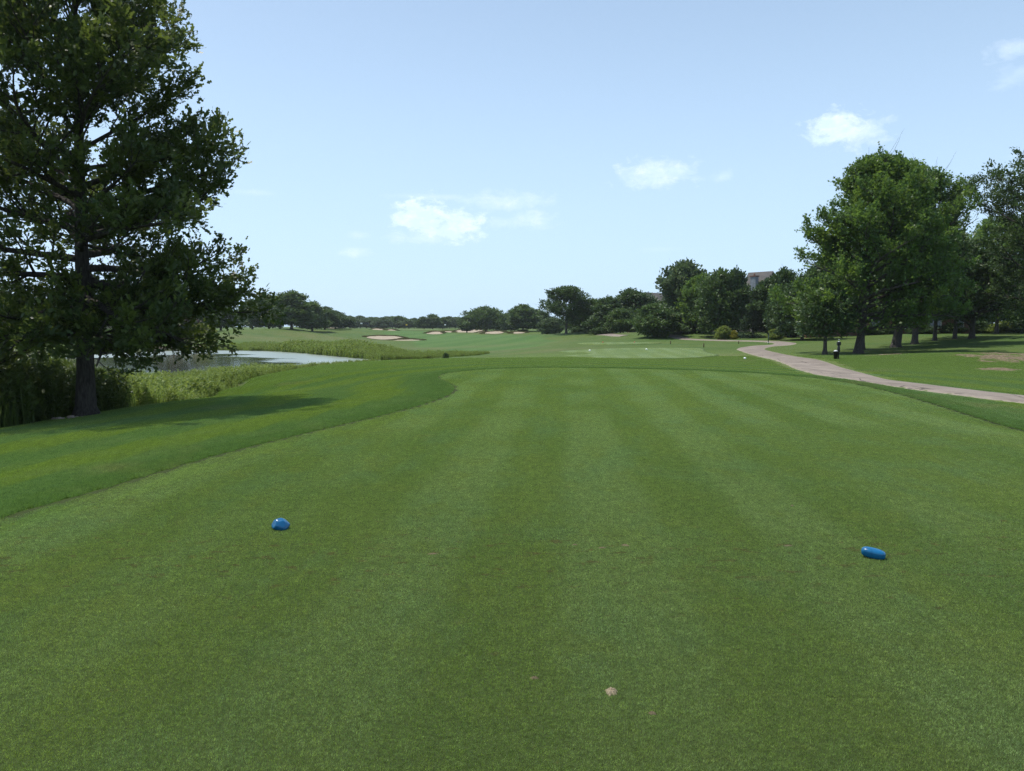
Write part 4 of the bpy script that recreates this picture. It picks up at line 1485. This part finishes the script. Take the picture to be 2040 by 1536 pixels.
# ------------------------------------------------------------------ bank weeds and reeds
def weed_proto(seed, h, kind):
    rng = np.random.RandomState(seed)
    Vs, loops, counts, tint = [], [], [], []
    n = 0
    stems = 9 if kind == 'weed' else 26
    for i in range(stems):
        bx, by = rng.normal(0, .14, 2) if kind == 'weed' else rng.normal(0, .16, 2)
        hh = h * rng.uniform(.6, 1.1)
        lx, ly = rng.normal(0, .16, 2) * hh
        t0 = rng.uniform(0, 1)
        # stem or reed blade: long narrow strip of three pieces
        w = .006 if kind == 'weed' else .014
        a = rng.uniform(0, 3.14)
        dx, dy = math.cos(a) * w, math.sin(a) * w
        ss = [0, .35, .7, 1]
        pts = []
        for s in ss:
            k = (1 - s ** 2 * .85)
            c = (bx + lx * s ** 1.6, by + ly * s ** 1.6, hh * s - (.25 * hh * s ** 4 if kind == 'reed' else 0))
            pts += [(c[0] - dx * k, c[1] - dy * k, c[2]), (c[0] + dx * k, c[1] + dy * k, c[2])]
        Vs.append(np.array(pts))
        for j in range(3):
            loops += [n + 2 * j, n + 2 * j + 1, n + 2 * j + 3, n + 2 * j + 2]
            counts.append(4)
        tint += [t0] * 8
        n += 8
        if kind == 'weed':
            m = 26
            s = rng.uniform(.15, 1.02, m)
            pos = np.c_[bx + lx * s ** 1.6, by + ly * s ** 1.6, hh * s]
            az = rng.uniform(0, 6.28, m)
            d = np.c_[np.cos(az), np.sin(az), rng.uniform(.2, .9, m)]
            V, ti, k = leaves_mesh(rng, pos, d, .13, 'narrow' if seed % 2 else 'frond', .5)
            Vs.append(V)
            for j in range(m):
                loops += list(range(n + j * k, n + j * k + k))
                counts.append(k)
            tint += list(ti * .6 + t0 * .4)
            n += len(V)
    return np.vstack(Vs), np.array(loops), np.array(counts), np.array(tint)


def bank():
    rng = np.random.RandomState(12)
    P = np.asarray(WEEDS)
    lo, hi = P.min(0), P.max(0)
    X = rng.uniform(lo[0], hi[0], 26000)
    Y = rng.uniform(lo[1], hi[1], 26000)
    d = poly_sdf(X, Y, P)
    dp = poly_sdf(X, Y, POND)
    k = (d < -.15) & (dp > -.6) & in_view(X, Y, 4)
    # thin out with distance to the lawn edge
    X, Y, d, dp = X[k], Y[k], d[k], dp[k]
    dens = np.clip(1.25 - (Y - 15) / 90, .45, 1)
    k = rng.uniform(0, 1, len(X)) < dens
    X, Y, d = X[k], Y[k], d[k]
    Z = height(X, Y)
    # taller stand to the left behind the oak trunk, low near the mown edge
    tall = np.interp(X / Y, [-.70, -.58, -.52, -.46, -.36, -.28, -.2], [1.9, 1.5, 1.0, .8, .72, .5, .42])
    edge = np.clip(.45 + (-d) / 1.6, .45, 1)
    S = tall * edge * rng.uniform(.75, 1.15, len(X)) * (1 + vnoise(X, Y, 2.5, 3) * .5)
    v = rng.randint(0, 4, len(X)) + 4 * ((X / Y + vnoise(X, Y, 2, 1) * .05) < -.535)  # left part takes the weed colours that carry painted oak shade
    rz = rng.uniform(0, 6.28, len(X))
    rot = np.c_[rng.normal(0, .06, len(X)), rng.normal(0, .06, len(X)), rz]
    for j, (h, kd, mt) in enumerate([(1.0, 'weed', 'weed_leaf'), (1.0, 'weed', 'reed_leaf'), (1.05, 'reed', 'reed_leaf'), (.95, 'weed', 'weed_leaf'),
                                   (1.0, 'weed', 'painted_shade_weed'), (1.0, 'weed', 'painted_shade_weed'), (1.1, 'reed', 'painted_shade_weed'), (.95, 'weed', 'painted_shade_weed')]):
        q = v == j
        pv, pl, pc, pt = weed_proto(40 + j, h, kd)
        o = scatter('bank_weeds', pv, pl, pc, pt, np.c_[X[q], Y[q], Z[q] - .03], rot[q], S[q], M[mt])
        tag(o, ['tall leafy weeds on the near pond bank', 'feathery pale weeds on the near pond bank', 'thin reeds among the weeds of the near bank', 'broad leaved weeds on the near pond bank', 'tall weeds behind the oak trunk, shade painted in', 'feathery weeds left of the oak trunk, shade painted in',
                'reeds left of the oak trunk, shade painted in', 'broad leaved weeds around the oak trunk, shade painted in'][j], 'weeds', kind='stuff')
    # reeds on the far bank
    line = [onz(px, py, WATER_Z)[:2] for px, py in [(410, 697), (440, 697), (560, 698.5), (640, 704), (720, 712), (780, 717.5)]] + [at(840, 714, 88)[:2], at(900, 712, 86)[:2], at(960, 709, 85)[:2]]
    L = smooth_line(line, 2)
    seg = np.linalg.norm(np.diff(L, axis=0), axis=1)
    s = np.concatenate([[0], np.cumsum(seg)])
    n = 5200
    t = rng.uniform(0, s[-1], n)
    C = np.c_[np.interp(t, s, L[:, 0]), np.interp(t, s, L[:, 1])]
    off = rng.uniform(-.3, 1, n) ** 1 * np.interp(t / s[-1], [0, .5, .8, 1], [7, 8, 6, 3])
    C = C + np.c_[off * .35, off * .93]
    Z = height(C[:, 0], C[:, 1])
    f = t / s[-1]
    hgt = np.interp(f, [0, .12, .3, .55, .8, 1], [.6, .9, 1.25, 1.6, .85, .3])
    S = hgt * rng.uniform(.7, 1.15, n) * (1 + vnoise(C[:, 0], C[:, 1], 5, 4) * .6)
    v = rng.randint(0, 3, n)
    rot = np.c_[rng.normal(0, .06, n), rng.normal(0, .06, n), rng.uniform(0, 6.28, n)]
    for j, (h, kd, mt) in enumerate([(1.1, 'reed', 'reed_leaf'), (1.0, 'weed', 'reed_leaf'), (1.0, 'weed', 'weed_leaf')]):
        q = v == j
        pv, pl, pc, pt = weed_proto(50 + j, h, kd)
        # wider blades at this distance
        o = scatter('bank_reeds', pv, pl, pc, pt, np.c_[C[q], Z[q] - .05], rot[q], S[q], M[mt])
        tag(o, ['bright yellow green reeds on the far pond bank', 'pale leafy stalks among the far bank reeds', 'green weeds among the far bank reeds'][j], 'reeds', kind='stuff')


bank()


def lips():
    rng = np.random.RandomState(21)
    pts = []
    for P in BUNK_EDGES:
        c = P.mean(0)
        for a, b in zip(P, np.roll(P, -1, axis=0)):
            if (a[1] + b[1]) / 2 > c[1] - .5:
                for s in np.arange(0, 1, .12):
                    q = a + (b - a) * s
                    o = (q - c) / np.linalg.norm(q - c)
                    pts.append(q + o * rng.uniform(-.05, .9))
    X = np.array(pts)
    Z = height(X[:, 0], X[:, 1])
    pv, pl, pc, pt = weed_proto(61, .42, 'reed')
    n = len(X)
    o = scatter('bunker_lip_grass', pv * np.array([1.6, 1.6, 1]), pl, pc, pt, np.c_[X, Z], np.c_[np.zeros(n), np.zeros(n), rng.uniform(0, 6.28, n)], rng.uniform(.6, 1.2, n), M['dry_reed'])
    tag(o, 'dark unmown grass along the top lips of the bunkers', 'grass', kind='stuff')


lips()

# ------------------------------------------------------------------ solid objects
def box(sx, sy, sz, c=(0, 0, 0), bevel=0.0):
    import bmesh
    bm = bmesh.new()
    bmesh.ops.create_cube(bm, size=1)
    for v in bm.verts:
        v.co = Vector((v.co.x * sx + c[0], v.co.y * sy + c[1], v.co.z * sz + c[2]))
    if bevel:
        bmesh.ops.bevel(bm, geom=bm.edges[:], offset=bevel, segments=2, affect='EDGES')
    me = bpy.data.meshes.new('box')
    bm.to_mesh(me)
    bm.free()
    return me


def lathe(prof, n=24, close=True):
    prof = np.array(prof, float)
    a = np.linspace(0, 2 * math.pi, n, endpoint=False)
    V = np.stack([np.cos(a)[:, None] * prof[None, :, 0], np.sin(a)[:, None] * prof[None, :, 0], np.tile(prof[:, 1], (n, 1))], -1).reshape(-1, 3)
    q = grid_faces(n, len(prof), True)
    me = np_mesh('lathe', V, q.ravel(), np.full(len(q), 4), True)
    return me


def rock_mesh(seed, dims, sup=2.6, rough=.12, freq=2.2, facets=0.0, nu=48, nv=28, bend=0.0):
    rng = np.random.RandomState(seed)
    u = np.linspace(0, 2 * math.pi, nu, endpoint=False)
    v = np.linspace(-math.pi / 2, math.pi / 2, nv)
    U, Vv = np.meshgrid(u, v, indexing='ij')
    e = 2 / sup

    def sp(x, p):
        return np.sign(x) * np.abs(x) ** p
    x = sp(np.cos(Vv), e) * sp(np.cos(U), e)
    y = sp(np.cos(Vv), e) * sp(np.sin(U), e)
    z = sp(np.sin(Vv), e)
    P = np.stack([x, y, z], -1)
    k = np.zeros(x.shape)
    for i in range(7):
        d = rng.normal(0, 1, 3)
        d /= np.linalg.norm(d)
        k += np.sin(P @ d * freq * rng.uniform(.6, 1.8) + rng.uniform(0, 6.28)) / 7
    P = P * (1 + rough * k * 2)[..., None]
    for i in range(int(facets)):
        d = rng.normal(0, 1, 3)
        d[2] = abs(d[2]) * .7
        d /= np.linalg.norm(d)
        lim = rng.uniform(.72, .92)
        h = P @ d
        ex = np.clip(h - lim, 0, None)
        P = P - ex[..., None] * d * .85
    P = P * np.array(dims) / 2
    P[..., 2] += bend * (P[..., 0] ** 2) / (dims[0] / 2) ** 2
    P = P.reshape(-1, 3)
    q = grid_faces(nu, nv, True)
    me = np_mesh('rock', P, q.ravel(), np.full(len(q), 4), True)
    return me


# blue tee markers
x, y, _ = onz(556, 1057, 0)
o = link('tee_marker', rock_mesh(4, (.150, .125, .108), 2.5, .16, 2.6, facets=16), M['marker'])
o.location = (x, y + .05, .036)
o.rotation_euler = (0, math.radians(8), math.radians(-15))
tag(o, 'angular blue painted stone tee marker on the left of the tee', 'tee marker', 'blue tee markers')
x, y, _ = onz(1748, 1117, 0)
o = link('tee_marker', rock_mesh(9, (.156, .080, .072), 2.9, .05, 1.6), M['marker'])
o.location = (x, y + .06, .034)
o.rotation_euler = (math.radians(4), math.radians(7), math.radians(-28))
tag(o, 'smooth oblong blue tee marker on the right of the tee', 'tee marker', 'blue tee markers')
# tiny white and red markers on the forward tees
for px, py, D, mt, lab in [(1175, 698.6, 58, 'white', 'white tee marker near the left end of the forward tee'), (1288, 698.6, 58, 'white', 'white tee marker in the middle of the forward tee'),
                           (1201, 684.3, 87, 'red', 'red tee marker at the left of the farthest tee'), (1264, 684.4, 87, 'red', 'red tee marker at the right of the farthest tee'),
                           (1484, 716.5, 41, 'white', 'pale stone lying in the grass beside the forward tee')]:
    x, y, z = at(px, py, D)
    z = gz(x, y)
    s = .8 if mt == 'white' else .9
    s = .7 if py > 710 else s
    o = link('tee_marker' if 'marker' in lab else 'stone', rock_mesh(int(px), (.2 * s, .17 * s, .15 * s), 2.3, .08, 2.0, facets=3, nu=20, nv=12), M[mt])
    o.location = (x, y, z + .07 * s + .03)
    tag(o, lab, 'tee marker' if 'marker' in lab else 'stone')

# ball washer station with waste bin
bx, by, _ = at(1670, 717, 38)
bz = gz(bx, by)
wsh = empty('ball_washer', (bx, by, bz))
tag(wsh, 'black ball washer on a post beside the cart path under the maples', 'ball washer')
link('post', lathe([(0, -.1), (.032, -.1), (.032, .62), (0, .62)], 14), M['black'], wsh)
link('foot_collar', lathe([(0, 0), (.075, 0), (.07, .03), (.035, .05), (0, .05)], 16), M['black'], wsh)
link('washer_tank', lathe([(0, .36), (.05, .36), (.072, .42), (.072, .55), (.055, .66), (.032, .72), (0, .72)], 18), M['black'], wsh)
link('washer_head', box(.17, .15, .19, (0, 0, .80), .015), M['black'], wsh)
link('cap', lathe([(0, .895), (.055, .895), (.05, .925), (.02, .935), (0, .935)], 16), M['grey_lid'], wsh)
hdl = link('plunger', lathe([(0, .93), (.01, .93), (.01, 1.0), (0, 1.0)], 8), M['black'], wsh)
link('knob', lathe([(0, .99), (.022, 1.0), (.025, 1.015), (.016, 1.03), (0, 1.035)], 12), M['grey_lid'], wsh)
lbin = empty('waste_bin', (bx - .155, by - .02, bz))
tag(lbin, 'small black waste bin with pale lid joined to the ball washer post', 'waste bin')
link('bin_body', lathe([(0, .02), (.085, .02), (.118, .38), (.125, .385), (.125, .41), (.11, .41), (.10, .39), (0, .30)], 20), M['black'], lbin)
link('lid', lathe([(0, .475), (.05, .465), (.10, .43), (.112, .405), (0, .405)], 20), M['grey_lid'], lbin)
link('bracket', box(.10, .03, .03, (.12, .02, .13), .004), M['black'], lbin)

# little course stakes
for px, py, D, h, mt, lab, nm in [(1336, 684.5, 80, .38, 'wood', 'short brown stake at the right tip of the farthest tee', 'stake'), (1402, 691.5, 64, .36, 'wood', 'short dark stake right behind the forward tee', 'stake'),
                                  (1471.5, 683, 80, .32, 'wood', 'short dark stake just before the far strip of cart path', 'stake'), (1530.5, 684, 80, 1.0, 'post_green', 'thin green post standing inside the cart path bend', 'post')]:
    x, y, _ = at(px, py, D)
    z = gz(x, y)
    p = empty('course_' + nm, (x, y, z))
    tag(p, lab, nm)
    r = .045
    link('shaft', lathe([(0, -.1), (r, -.1), (r, h * .93), (0, h * .93)], 10), M[mt], p)
    if nm == 'stake':
        link('tip', lathe([(0, h * .931), (r, h * .931), (r * .5, h), (0, h * 1.01)], 10), M[mt], p)
    else:
        link('sign_plate', box(.16, .05, .42, (0, 0, h * .95), .01), M[mt], p)
        link('collar', box(.12, .09, .10, (0, 0, .12), .01), M['white'], p)

# flags
for px, py, D, top, mt, lab in [(718, 658, 275, 643, 'white', 'white flag on a dark pole behind the small left bunkers'), (808, 656, 322, 646, 'yellow', 'yellow flag standing on the putting green'), (885, 657, 330, 646, 'white', 'white flag right of the putting green')]:
    x, y, _ = at(px, py, D)
    z = gz(x, y)
    H = max(2.1, h_of(top, D, z))
    p = empty('flagstick', (x, y, z))
    tag(p, lab, 'flag')
    link('pole', lathe([(0, -.1), (.03, -.1), (.025, H), (0, H)], 8), M['wood'], p)
    # rippled cloth
    U, V_ = np.meshgrid(np.linspace(0, 1, 9), np.linspace(0, 1, 5), indexing='ij')
    PV = np.stack([.03 + U * .8, .07 * np.sin(U * 7) * U, H - .5 + V_ * .48], -1).reshape(-1, 3)
    q = grid_faces(9, 5)
    fm = np_mesh('flag', PV, q.ravel(), np.full(len(q), 4), True)
    f_ = link('flag_cloth', fm, M[mt], p)
    sd = f_.modifiers.new('thick', 'SOLIDIFY')
    sd.thickness = .012

# ------------------------------------------------------------------ houses
def gable_roof(w, d, zh, rise, over=.4, th=.14):
    """ridge along x; local origin on the house centre, eaves at zh"""
    hw, hd = w / 2 + over, d / 2 + over
    k = rise / (d / 2)
    ze = zh - over * k
    V = [(-hw, -hd, ze), (hw, -hd, ze), (hw, 0, zh + rise), (-hw, 0, zh + rise), (hw, hd, ze), (-hw, hd, ze)]
    V += [(a, b, c + th) for a, b, c in V]
    Fc = [(0, 3, 2, 1), (3, 5, 4, 2), (6, 7, 8, 9), (9, 8, 10, 11), (0, 1, 7, 6), (5, 11, 10, 4), (1, 2, 8, 7), (2, 4, 10, 8), (3, 0, 6, 9), (5, 3, 9, 11)]
    me = bpy.data.meshes.new('roof')
    me.from_pydata(V, [], Fc)
    return me


def shingle_rows(w, d, zh, rise, over=.4, th=.14):
    """courses of shingles as thin raised strips on both slopes"""
    hw, hd = w / 2 + over, d / 2 + over
    k = rise / (d / 2)
    n = 16
    V, Fc = [], []
    for sgn in (-1, 1):
        for i in range(n):
            t0, t1 = i / n, (i + .97) / n
            y0, y1 = sgn * hd * (1 - t0), sgn * hd * (1 - t1)
            z0, z1 = zh + rise - abs(y0) * k + th + .05, zh + rise - abs(y1) * k + th + .012
            b = len(V)
            V += [(-hw, y0, z0), (hw, y0, z0), (hw, y1, z1), (-hw, y1, z1), (-hw, y0, z0 - .05), (hw, y0, z0 - .05)]
            Fc += [(b, b + 1, b + 2, b + 3), (b + 4, b + 5, b + 1, b)]
    me = bpy.data.meshes.new('shingles')
    me.from_pydata(V, [], Fc)
    return me


def walls(w, d, h, rise):
    V = [(-w / 2, -d / 2, -.5), (w / 2, -d / 2, -.5), (w / 2, d / 2, -.5), (-w / 2, d / 2, -.5), (-w / 2, -d / 2, h), (w / 2, -d / 2, h), (w / 2, d / 2, h), (-w / 2, d / 2, h), (-w / 2, 0, h + rise - .02), (w / 2, 0, h + rise - .02)]
    Fc = [(0, 1, 5, 4), (2, 3, 7, 6), (1, 2, 6, 9, 5), (3, 0, 4, 8, 7)]
    me = bpy.data.meshes.new('wall')
    me.from_pydata(V, [], Fc)
    return me


def add_window(parent, x, y, z, w, h, axis):
    """axis 'y-': on the wall facing -Y; 'x-': facing -X"""
    fr = empty('window', (x, y, z))
    fr.parent = parent
    if axis == 'x-':
        fr.rotation_euler = (0, 0, -math.pi / 2)
    if axis == 'x+':
        fr.rotation_euler = (0, 0, math.pi / 2)
    t = .09
    for nm, s, c in (('frame', (w + 2 * t, .08, t), (0, 0, h / 2 + t / 2)), ('sill', (w + 2 * t + .1, .14, t), (0, 0, -h / 2 - t / 2)),):
        link(nm, box(*s, c), M['trim'], fr)
    link('frame', box(t, .08, h, (-w / 2 - t / 2, 0, 0)), M['trim'], fr)
    link('frame', box(t, .08, h, (w / 2 + t / 2, 0, 0)), M['trim'], fr)
    link('muntin', box(.05, .05, h, (0, 0, 0)), M['trim'], fr)
    link('pane', box(w, .02, h, (0, .015, 0)), M['glass'], fr)
    return fr


def house(name, label, loc, rz, w, d, h, rise, wallm, wins, chimney=None):
    o = empty(name, loc, rz)
    tag(o, label, 'house')
    link('wall', walls(w, d, h, rise), M[wallm], o)
    r = link('roof', gable_roof(w, d, h, rise), M['shingle'], o)
    s = link('shingle_courses', shingle_rows(w, d, h, rise), M['shingle'], r)
    s['kind'] = 'stuff'
    for (x, y, z, ww, hh, ax) in wins:
        add_window(o, x, y, z, ww, hh, ax)
    if chimney:
        cx, cy, cw, ch = chimney
        c = link('chimney', box(cw, cw * .8, ch, (cx, cy, ch / 2), .02), M['flue'], o)
        link('cap', box(cw + .2, cw * .8 + .2, .2, (cx, cy, ch + .101)), M['brick'], c)
        link('flue_pot', lathe([(0, ch + .2), (.18, ch + .2), (.15, ch + .6), (.10, ch + .6), (.10, ch + .4), (0, ch + .4)], 12), M['brick'], c).location = (cx, cy, 0)
    return o


# house with tall stone chimney (ridge runs away so the gable faces the course)
def hpos(px, py, Y):
    x, y, _ = at(px, py, Y)
    return (x, y, gz(x, y))


p = hpos(1512, 665, 142)
Hb = at(0, 543, 142)[2] - p[2]
house('chimney_house', 'beige sided gabled house with a tall stone chimney rising above the tree belt', p, math.radians(-52), 4.6, 5.0, Hb - 3.4, 3.4, 'siding',
      [(2.32, 0.0, Hb - 3.4, .9, 1.2, 'x+'), (2.32, -1.3, 4.0, .9, 1.4, 'x+'), (2.32, 1.3, 4.0, .9, 1.4, 'x+'), (-1.2, -2.52, 4.0, .9, 1.4, 'y-')],
      chimney=(.2, -2.3, 1.2, Hb - .9))
p = hpos(1312, 665, 150)
Hb = at(0, 585, 150)[2] - p[2]
house('grey_roof_house', 'house whose brown grey shingled roof shows left of the plume shaped tree', p, math.radians(28), 10, 8, Hb - 3.6, 3.6, 'tan_stucco',
      [(-2.5, -4.02, 1.8, 1.0, 1.5, 'y-'), (0, -4.02, 1.8, 1.0, 1.5, 'y-'), (2.5, -4.02, 1.8, 1.0, 1.5, 'y-')])
# house with columned porch
p = hpos(1440, 664, 128)
ph = house('porch_house', 'house with pale porch columns glimpsed behind the garden shrubs', p, math.radians(8), 12, 8, 4.2, 2.2, 'tan_stucco',
           [(-3.5, -4.02, 1.9, 1.2, 1.7, 'y-'), (3.5, -4.02, 1.9, 1.2, 1.7, 'y-')])
for i in range(5):
    c = link('porch_column', lathe([(0, 0), (.2, 0), (.2, .12), (.14, .2), (.12, 2.9), (.19, 3.0), (.19, 3.1), (0, 3.1)], 14), M['trim'], ph)
    c.location = (-2.6 + i * 1.3, -5.4, -.1)
link('porch_beam', box(6.4, .3, .3, (0, -5.4, 3.16)), M['trim'], ph)
# low brick house behind the maples
p = hpos(1745, 664, 96)
house('brick_house', 'low red brick house with white windows in deep shade behind the maples', p, math.radians(-6), 20, 8, 3.0, 2.4, 'brick',
      [(-8, -4.02, 1.5, 1.3, 1.3, 'y-'), (-5, -4.02, 1.5, 1.6, 1.5, 'y-'), (-1.5, -4.02, 1.5, 1.3, 1.3, 'y-'), (2, -4.02, 1.5, 1.6, 1.5, 'y-'), (5.5, -4.02, 1.5, 1.3, 1.3, 'y-'), (8.3, -4.02, 1.5, 1.0, 1.3, 'y-')])
p = hpos(185, 662, 175)
Hb = at(0, 598, 175)[2] - p[2]
house('pale_house', 'pale pinkish house seen between the trunk and lower limbs of the oak', p, math.radians(12), 13, 9, Hb - 3.4, 3.4, 'tan_stucco',
      [(-4, -4.52, 1.7, 1.2, 1.6, 'y-'), (-1, -4.52, 1.7, 1.2, 1.6, 'y-'), (3, -4.52, 1.7, 1.8, 1.6, 'y-'), (-4, -4.52, 4.3, 1.2, 1.4, 'y-'), (3, -4.52, 4.3, 1.2, 1.4, 'y-')])

# ------------------------------------------------------------------ small things on the turf
def divot(px, py, r, seed, mt, hz_):
    x, y, _ = onz(px, py, 0)
    rng = np.random.RandomState(seed)
    nu, nr = 36, 7
    a = np.linspace(0, 2 * math.pi, nu, endpoint=False)
    rad = 1 + .15 * np.sin(2 * a + seed) + .10 * np.sin(5 * a) + .08 * np.sin(9 * a + seed) + rng.uniform(-.05, .05, nu)
    s = np.linspace(0, 1, nr)
    X = np.cos(a)[:, None] * r[0] * rad[:, None] * s[None]
    Y = np.sin(a)[:, None] * r[1] * rad[:, None] * s[None]
    Z = hz_ * (1 - s[None] ** 2.2) + rng.uniform(-.0015, .0015, X.shape)
    V = np.stack([X, Y, Z], -1).reshape(-1, 3)
    q = grid_faces(nu, nr, True)
    me = np_mesh('divot', V, q[:, ::-1].ravel(), np.full(len(q), 4), True)
    o = link('sand_filled_divot' if mt == 'divot_sand' else 'bare_divot', me, M[mt])
    o.location = (x, y, 0)
    tag(o, kind='structure')


divot(1218, 1378, (.024, .042), 1, 'divot_sand', .0118)
divot(1065, 1352, (.018, .010), 2, 'dirt', .0105)
divot(1300, 1422, (.015, .010), 9, 'dirt', .0105)
divot(1246, 1087, (.030, .016), 3, 'dirt', .0095)
divot(1570, 1088, (.040, .010), 4, 'dirt', .0095)
divot(1578, 1008, (.020, .010), 5, 'dirt', .0095)
divot(862, 1104, (.04, .012), 6, 'dirt', .0090)
divot(1200, 1092, (.03, .012), 7, 'dirt', .0088)
divot(1145, 1086, (.022, .010), 8, 'dirt', .0088)

# stones at the foot of the oak and along the left shore
rr = np.random.RandomState(31)
stone_me = [rock_mesh(70 + i, (1, .8, .6), 2.3, .14, 2.2, facets=4, nu=14, nv=9) for i in range(4)]
for i in range(16):
    x = ox + rr.uniform(-.55, .55)
    y = oy - .42 + rr.uniform(-.22, .12)
    o = link('stone', stone_me[i % 4], M['stone'])
    s = rr.uniform(.06, .15)
    o.scale = (s, s, s)
    o.location = (x, y, gz(x, y) + s * .22)
    o.rotation_euler = (0, 0, rr.uniform(0, 6))
    tag(o, 'small pale stone in the ring of stones at the foot of the oak', 'stone', 'stones at the foot of the oak')
for i in range(46):
    px = rr.uniform(285, 425)
    x, y, _ = onz(px, np.interp(px, [285, 330, 425], [701, 698.3, 696.6]), WATER_Z)
    y += rr.uniform(.3, 2.2)
    o = link('shore_stone', stone_me[i % 4], M['stone'])
    s = rr.uniform(.35, .9)
    o.scale = (s, s, s)
    o.location = (x, y, gz(x, y) + s * .15)
    o.rotation_euler = (0, 0, rr.uniform(0, 6))
    tag(o, 'brownish stone on the bare far shore of the pond', 'stone', 'stones on the far shore')

# ------------------------------------------------------------------ summer haze
hb = link('haze', box(2400, 2400, 100, (0, 1000, 40)))
t = NT('haze_air')
pv_ = t.n('ShaderNodeVolumePrincipled', {'Color': rgb(.86, .92, 1.0), 'Density': .00014, 'Anisotropy': .3})
t.t.links.new(pv_.outputs[0], t.out.inputs['Volume'])
hb.data.materials.append(t.m)
tag(hb, kind='stuff')
